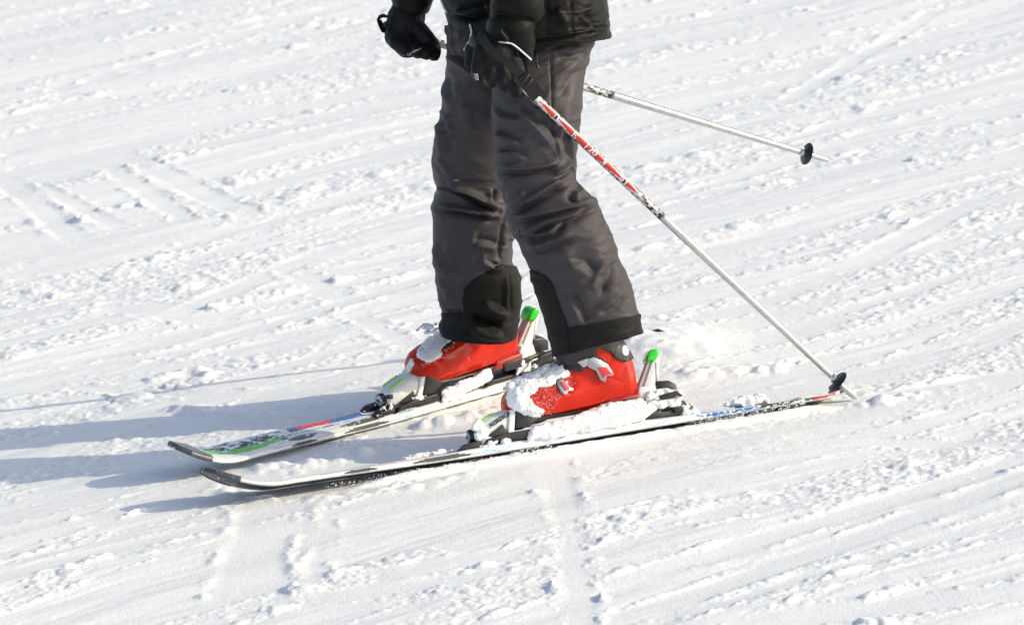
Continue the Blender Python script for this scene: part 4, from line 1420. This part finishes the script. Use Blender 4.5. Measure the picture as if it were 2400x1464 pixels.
def pole_paint(x, ph):
    """ph 0 faces the viewer; x along the shaft"""
    n = len(x)
    C = np.tile(np.array([0.60, 0.605, 0.60]), (n, 1))
    u = x - PAT0
    v = ph / (math.pi / 2)
    bi, bj = np.floor(u / 0.0085).astype(int), np.floor(v * 3 + 50).astype(int)
    r = _RV[_h(bi + 300, bj, 3)]
    up = (np.abs(v) > 0.38) | (u > 0.335)
    C[(r[:, 0] < 0.33) & up] = 0.02
    C[(r[:, 0] > 0.33) & (r[:, 0] < 0.5) & up] = 0.28
    red, wht, blk = np.array([0.62, 0.022, 0.02]), np.array([0.8, 0.8, 0.8]), np.array([0.015] * 3)

    def tear(a, b, grow):
        t = (u - a) / (b - a)
        w_ = 0.62 * (t if grow else 1 - t)
        i = (t > 0) & (t < 1)
        C[i & (np.abs(v + 0.05) < w_ + 0.09)] = wht
        C[i & (np.abs(v + 0.05) < w_)] = red
    for a, b, g in ((0.010, 0.068, 1), (0.070, 0.130, 1), (0.236, 0.305, 0), (0.300, 0.350, 0)):
        tear(a, b, g)
    for a in (0.068, 0.131, 0.226, 0.296):
        i = (u > a - 0.001) & (u < a + 0.010) & (np.abs(v) < 0.6)
        C[i] = wht
        C[i & (u > a + 0.001) & (u < a + 0.007) & (np.abs(v) < 0.5)] = blk
    t = (u - 0.184) / 0.050
    C[(t ** 2 + (v / 0.72) ** 2) < 1.0] = wht
    C[(t ** 2 + (v / 0.72) ** 2) < 0.9] = red
    i = u > (PAT1 - PAT0 - 0.006)
    C[i] = 0.02
    return C


def build_pole(top, tip, roll, label, near):
    top, tip = np.asarray(top), np.asarray(tip)
    ax = tip - top
    L = np.linalg.norm(ax)
    ax /= L
    vw = -FWD - ax * np.dot(-FWD, ax)
    vw /= np.linalg.norm(vw)
    e2 = np.cross(ax, vw)
    vw, e2 = vw * math.cos(roll) + e2 * math.sin(roll), e2 * math.cos(roll) - vw * math.sin(roll)
    MW = Matrix.Identity(4)
    for i in range(3):
        MW[i][0], MW[i][1], MW[i][2], MW[i][3] = ax[i], vw[i], e2[i], top[i]
    root = thing('ski_pole', label, 'ski pole', MW, 'ski poles held by the skier')
    rad_at = lambda x: np.interp(x, [0.14, 0.70, 1.05, 1.12, L], [0.0098, 0.0096, 0.0080, 0.0076, 0.0070])
    k = 32
    th = np.linspace(0, 2 * math.pi, k, endpoint=False)

    def body(x):
        r = rad_at(x)
        return np.stack([np.repeat(x, k).reshape(-1, k), r[:, None] * np.cos(th), r[:, None] * np.sin(th)], -1)
    x = np.linspace(0.12, PAT1, 360)
    V, F = loft(body(x))
    o = mk('shaft', V, F, M_POLE, root)
    ph = np.tile((th + math.pi) % (2 * math.pi) - math.pi, len(x))
    c = pole_paint(np.repeat(x, k), ph)
    ca = o.data.color_attributes.new('print', 'FLOAT_COLOR', 'POINT')
    ca.data.foreach_set('color', np.concatenate([c, np.ones((len(c), 1))], 1).astype(np.float32).ravel())
    V, F = loft(body(np.linspace(PAT1 + 0.0002, L - 0.075, 60)))
    mk('lower_shaft', V, F, M_POLEALU, root)
    # grip with a flared head, then the strap buckle
    gr = [(0.0, .006), (0.003, .014), (0.010, .0185), (0.020, .0185), (0.032, .0155), (0.050, .0150), (0.062, .0160), (0.074, .0150), (0.088, .0160), (0.100, .0150), (0.114, .0165), (0.124, .0180), (0.130, .0150), (0.136, .0105)]
    V, F = loft(np.array([np.stack([np.full(k, a), 1.05 * b * np.cos(th), 0.85 * b * np.sin(th)], -1) for a, b in gr]))
    mk('grip', V, F, M_BLACK, root)
    # basket: a notched dished disc with a hub
    xb = L - 0.068
    A, B = [], []
    for q in th:
        notch = 0.55 if abs((q - (2.4 if near else 3.35) + math.pi) % (2 * math.pi) - math.pi) < 0.17 else 1.0
        A.append(notch)
    A = np.array(A)
    prof = [(-0.009, .0080, 0), (-0.006, .0096, 0), (-0.001, .0105, 0), (0.0012, .0268, 1), (0.0026, .0285, 1), (0.0042, .0272, 1), (0.0035, .0105, 0), (0.007, .0092, 0), (0.009, .0076, 0)]
    V, F = loft(np.array([np.stack([np.full(k, xb + a), b * (A if f else 1) * np.cos(th), b * (A if f else 1) * np.sin(th)], -1) for a, b, f in prof]))
    bk = mk('basket', V, F, M_BLACK, root)
    V, F = loft(np.array([np.stack([np.full(k, L - 0.09 + a), b * np.cos(th), b * np.sin(th)], -1) for a, b in ((0, .0079), (0.03, .0080), (0.076, .0070), (0.080, .0058), (0.087, .0050), (0.090, .0030))]))
    mk('tip', V, F, M_POLEALU, root)
    # lettering wrapped round the shaft
    for s, size, x0, M, off, sc in (('T20', 0.0215, PAT0 + 0.186, M_WINK, 0.0, 1.15), ('7075', 0.0065, PAT0 + 0.366, M_RINK, 0.0032, 1.0), ('ITALY', 0.0062, PAT0 + 0.372, M_RINK, -0.004, 1.0)):
        me = text_mesh(s, size, 0, 0.0, 0.0004 if s == 'T20' else 0)
        bm = bmesh.new()
        bm.from_mesh(me)
        bmesh.ops.triangulate(bm, faces=bm.faces)
        bmesh.ops.subdivide_edges(bm, edges=bm.edges, cuts=2)
        bm.to_mesh(me)
        bm.free()
        a = vco(me)
        if s == 'T20':
            xx, yy = x0 + a[:, 0] * sc, a[:, 1]
        else:
            xx, yy = x0 + a[:, 0] * 0.9, a[:, 1] + off
        r = rad_at(xx) + 0.0007
        an = yy / 0.0098
        set_co(me, np.stack([xx, r * np.cos(an), -r * np.sin(an)], -1))
        link('lettering', me, M, root)
    return root, MW


tipN = ground_at(2006, 934, 0.0)
POLE_N, MWN = build_pole(at(1104, 88, -.095), tipN, 0.0, 'red and white ski pole planted in the snow behind the near boot', True)
POLE_F, MWF = build_pole(at(897, 62, .335), at(1942, 376, .80), 0.3, 'silver ski pole raised behind the legs with its tip off the snow', False)


def ribbon(path, width_dir, w, th, name, M, parent, MW):
    P = np.asarray(path, float)
    n = len(P)
    T = np.gradient(P, axis=0)
    T /= np.linalg.norm(T, axis=1)[:, None]
    rings = []
    for i in range(n):
        wd = np.asarray(width_dir[i] if np.ndim(width_dir) > 1 else width_dir, float)
        wd = wd - T[i] * np.dot(wd, T[i])
        wd /= np.linalg.norm(wd)
        nn = np.cross(T[i], wd)
        rings.append([P[i] + wd * w / 2 + nn * th / 2, P[i] + wd * w / 2 - nn * th / 2, P[i] - wd * w / 2 - nn * th / 2, P[i] - wd * w / 2 + nn * th / 2])
    V, F = loft(np.array(rings))
    return mk(name, V, F, M, parent, world=MW, smooth=False)


# near strap: from the wrist along the heel of the hand to the buckle below it
pts = np.array([(1128, 84, -.150), (1136, 104, -.156), (1160, 126, -.160), (1185, 144, -.160), (1208, 163, -.158), (1228, 184, -.150), (1245, 205, -.140), (1262, 226, -.128)])
t = np.linspace(0, 7, 60)
pp = smooth_rows(np.stack([np.interp(t, range(8), pts[:, c]) for c in range(3)], -1), 8)
path = np.array([at(*q) for q in pp])
wd = np.array([at(1252, 190, -.14) - at(1232, 214, -.14)] * 60)
ribbon(path, wd, 0.020, 0.002, 'strap', M_STRAP, POLE_N, MWN)
ribbon(path[40:] + np.array([0, -0.003, 0]), wd[40:], 0.034, 0.004, 'strap_buckle', M_STRAP, POLE_N, MWN)
for q in (43, 47):
    V, F = tube([path[q] - wd[q] / np.linalg.norm(wd[q]) * .015 + [0, -.006, 0], path[q] + wd[q] / np.linalg.norm(wd[q]) * .015 + [0, -.006, 0]], 0.0022, 8)
    mk('buckle_bar', V, F, M_BLACK, POLE_N, world=MWN)
# far strap: a loop standing off the top of the grip
pts = np.array([(906, 36, .33), (895, 40, .32), (888, 46, .31), (892, 58, .31), (898, 70, .315), (905, 62, .32)])
t = np.linspace(0, 5, 40)
pp = smooth_rows(np.stack([np.interp(t, range(6), pts[:, c]) for c in range(3)], -1), 3)
ribbon(np.array([at(*q) for q in pp]), [0.35, 1, 0.2], 0.024, 0.0018, 'strap', M_STRAP, POLE_F, MWF)


# ------------------------------------------------------------------ snow lying on things
def snow_mass(C, R, label, seed, voxel=0.0015, amp=(0.0018, 0.0013), sm=4, coarse=0.0030, sq=None, name='snow_clump', group='snow caked on the boots and bindings'):
    C = np.asarray(C)
    o_ = C.mean(0)
    V, F = spheres(C - o_, np.asarray(R), sq)
    o = mk(name, V, F, M_CLUMP)
    o.location = o_
    bake(o, [('REMESH', dict(mode='VOXEL', voxel_size=coarse)), ('SMOOTH', dict(factor=0.5, iterations=sm))])
    bake(o, [('REMESH', dict(mode='VOXEL', voxel_size=voxel)), ('SMOOTH', dict(factor=0.5, iterations=4))])
    V, N = vco(o.data), vno(o.data)
    d = amp[0] * noise3(V, 0.013, seed) + amp[1] * noise3(V, 0.0060, seed + 1) + 0.0011 * noise3(V, 0.0030, seed + 2)
    set_co(o.data, V + N * d[:, None])
    return tag(o, label, 'snow', group)


def scatter(poly, n, rs):
    poly = np.asarray(poly, float)
    lo, hi = poly.min(0), poly.max(0)
    out = []
    while len(out) < n:
        p = lo + (hi - lo) * rs.rand(2)
        if in_poly(p[None], poly)[0]:
            out.append(p)
    return np.array(out)


def on_boot(bv, MW, poly, n, r0, r1, seed, lat, sink=0.0):
    rs = np.random.RandomState(seed)
    C, R = [], []
    for x, y in scatter(poly, n, rs):
        h = hit(bv, x, y)
        r = r0 + (r1 - r0) * rs.rand() ** 2
        if h is None:
            s, z = loc(MW, x, y, lat)
            p = MW @ Vector((s, lat - 0.06 * rs.rand(), z))
            C.append(np.array(p))
        else:
            C.append(h[0] + h[1] * r * (0.35 - sink))
        R.append(r)
    return C, R


def on_plane(MW, poly, n, r0, r1, seed, l0, l1):
    rs = np.random.RandomState(seed)
    C, R = [], []
    for x, y in scatter(poly, n, rs):
        lat = l0 + (l1 - l0) * rs.rand()
        s, z = loc(MW, x, y, lat)
        C.append(np.array(MW @ Vector((s, lat, z))))
        R.append(r0 + (r1 - r0) * rs.rand() ** 2)
    return C, R


def mass(label, seed, *lists, **kw):
    C, R = [], []
    for c, r in lists:
        C += c
        R += r
    return snow_mass(C, R, label, seed, **kw)


mass('snow caked over the toe of the red boot with silver buckles', 101,
     on_boot(BV_N, NEAR, [(1192, 948), (1196, 902), (1228, 882), (1262, 866), (1290, 850), (1330, 862), (1334, 880), (1302, 888), (1300, 902), (1262, 908), (1238, 930), (1252, 950), (1276, 962), (1258, 982), (1230, 972), (1205, 958)], 1500, .0015, .0055, 1, .03),
     on_boot(BV_N, NEAR, [(1192, 948), (1196, 902), (1228, 882), (1262, 872), (1250, 905), (1225, 930), (1225, 960)], 160, .005, .011, 2, .03))
mass('white snow ridge packed under the near boot along its ski', 111,
     on_plane(NEAR, [(1250, 1002), (1330, 985), (1420, 962), (1500, 945), (1540, 955), (1500, 985), (1400, 1005), (1300, 1022), (1240, 1028)], 700, .004, .010, 3, .034, .046),
     on_plane(NEAR, [(1330, 985), (1420, 950), (1500, 936), (1525, 950), (1450, 985), (1380, 1000)], 350, .005, .011, 4, .03, .048), sm=14, coarse=.0042, amp=(.0016, .0010))
mass('snow heaped round the heel binding of the near ski', 121,
     on_plane(NEAR, [(1520, 918), (1560, 912), (1590, 915), (1605, 922), (1570, 928), (1545, 936), (1530, 955), (1518, 950)], 110, .004, .009, 5, .02, .042),
     on_plane(NEAR, [(1535, 945), (1560, 935), (1600, 930), (1590, 946), (1540, 955)], 60, .004, .007, 6, .03, .046),
     on_plane(NEAR, [(1580, 955), (1625, 945), (1640, 965), (1590, 975)], 50, .004, .008, 7, .0, .035))
mass('snow lump on the near ski in front of its toe binding', 131,
     on_plane(NEAR, [(1112, 1000), (1122, 980), (1142, 1010), (1150, 1030), (1200, 1026), (1190, 1042), (1120, 1048)], 150, .004, .010, 8, .0, .036))
mass('snow caked on the instep of the smooth red boot', 141,
     on_boot(BV_F, FAR, [(990, 842), (975, 832), (985, 815), (1002, 796), (1022, 774), (1040, 766), (1060, 776), (1068, 792), (1042, 808), (1028, 822), (1036, 830), (1005, 848)], 900, .002, .0065, 9, .02),
     on_boot(BV_F, FAR, [(950, 872), (956, 850), (968, 836), (972, 850), (960, 878)], 40, .003, .006, 10, .0))
mass('flat block of snow wedged under the far boot', 151,
     on_plane(FAR, [(1062, 905), (1085, 893), (1110, 886), (1146, 862), (1151, 884), (1118, 908), (1070, 922), (1040, 925), (1036, 914)], 420, .004, .008, 11, .040, .050),
     on_plane(FAR, [(1030, 932), (1060, 922), (1090, 925), (1088, 938), (1040, 944)], 60, .003, .006, 12, .036, .044), sm=10, coarse=.0036, amp=(.0014, .0010))
mass('snow packed round the heel binding of the far ski', 161,
     on_plane(FAR, [(1214, 850), (1230, 845), (1252, 852), (1262, 866), (1240, 874), (1212, 876)], 80, .004, .007, 13, .02, .04),
     on_plane(FAR, [(1216, 825), (1232, 818), (1236, 845), (1220, 850)], 30, .003, .005, 14, .018, .023))
mass('crust of snow on the deck ahead of the far toe binding', 171,
     on_plane(FAR, [(890, 960), (905, 940), (930, 945), (945, 962), (915, 975), (880, 985), (855, 985)], 110, .003, .007, 15, -.02, .036),
     on_plane(FAR, [(960, 932), (985, 920), (1000, 926), (985, 942)], 40, .003, .005, 16, .03, .042))
mass('thin snow lying on the shovel of the far ski', 181,
     on_plane(FAR, [(600, 1052), (640, 1040), (700, 1020), (760, 1006), (800, 1000), (790, 1016), (720, 1034), (640, 1062)], 150, .002, .006, 17, -.03, .03))
mass('band of snow along the deck of the near ski behind its shovel', 191,
     on_plane(NEAR, [(930, 1078), (1000, 1060), (1060, 1052), (1110, 1044), (1110, 1052), (1040, 1064), (960, 1080)], 260, .003, .007, 19, -.03, .02))
mass('snow lumps on the blue tail of the near ski', 193,
     on_plane(NEAR, [(1690, 950), (1740, 930), (1790, 925), (1800, 940), (1740, 952)], 180, .004, .009, 20, -.02, .03))
mass('snow heaped over the tail of the far ski', 195,
     on_plane(FAR, [(1490, 832), (1515, 818), (1560, 812), (1575, 822), (1530, 838)], 200, .004, .009, 21, -.03, .04))

for i_, (poly, n_, lab) in enumerate((
        ([(1600, 990), (1680, 970), (1760, 957), (1860, 940), (1900, 938), (1880, 950), (1760, 974), (1640, 998)], 700, 'snow grains splashed along the lower edge of the near ski tail'),
        ([(1190, 1062), (1240, 1050), (1290, 1042), (1300, 1052), (1250, 1064), (1205, 1072)], 240, 'snow grains clinging under the near ski below its toe binding'),
        ([(760, 1136), (900, 1110), (1050, 1086), (1170, 1066), (1172, 1078), (1050, 1098), (900, 1124), (765, 1146)], 300, 'scattered snow grains on the dark base of the near ski ahead of its binding'))):
    C, R = on_plane(NEAR, poly, n_, .0004, .0018, 22 + i_, .040, .058)
    V, F = spheres(C, np.array(R), 0.6 + 0.8 * np.random.RandomState(i_).rand(n_, 3), lo=True)
    tag(mk('snow_crumbs', V, F, M_CLUMP), lab, 'snow', kind='stuff')


def crumbs(bv, MW, poly, n, seed, lat, label):
    C, R = on_boot(bv, MW, poly, n, .0003, .0009, seed, lat)
    C = np.array(C)
    V, F = spheres(C, np.array(R), np.stack([0.6 + np.random.RandomState(seed).rand(n), 0.6 + np.random.RandomState(seed + 1).rand(n), 0.6 + np.random.RandomState(seed + 2).rand(n)], -1), lo=True)
    o = mk('snow_crumbs', V, F, M_CLUMP)
    return tag(o, label, 'snow', kind='stuff')


crumbs(BV_N, NEAR, [(1235, 930), (1290, 895), (1340, 875), (1350, 900), (1310, 935), (1290, 975), (1262, 985), (1225, 965)], 800, 201, .04, 'sugary snow grains frosting the front of the near red boot')
crumbs(BV_F, FAR, [(985, 850), (1035, 825), (1060, 800), (1070, 806), (1040, 840), (990, 862)], 260, 205, .03, 'sugary snow grains on the instep of the far red boot')
rs = np.random.RandomState(5)
C = [at(x, y, .14) for x, y in scatter([(785, 1070), (790, 1040), (800, 1030), (822, 1034), (832, 1066), (815, 1080)], 70, rs)] + \
    [at(x, y, .12) for x, y in scatter([(700, 940), (900, 930), (900, 990), (1110, 960), (1110, 1000), (850, 1060), (740, 1080)], 60, rs)] + \
    [at(x, y, .0) for x, y in scatter([(1050, 1070), (1100, 1000), (1400, 1000), (1700, 930), (1950, 890), (1960, 940), (1400, 1060)], 110, rs)]
R = np.concatenate([.0012 + .003 * rs.rand(70) ** 2, .0007 + .0010 * rs.rand(60), .0008 + .0018 * rs.rand(110) ** 2])
V, F = spheres(C, R, lo=True)
o = mk('snow_spray', V, F, M_CLUMP)
tag(o, 'specks of snow thrown up between and beside the skis', 'snow', kind='stuff')
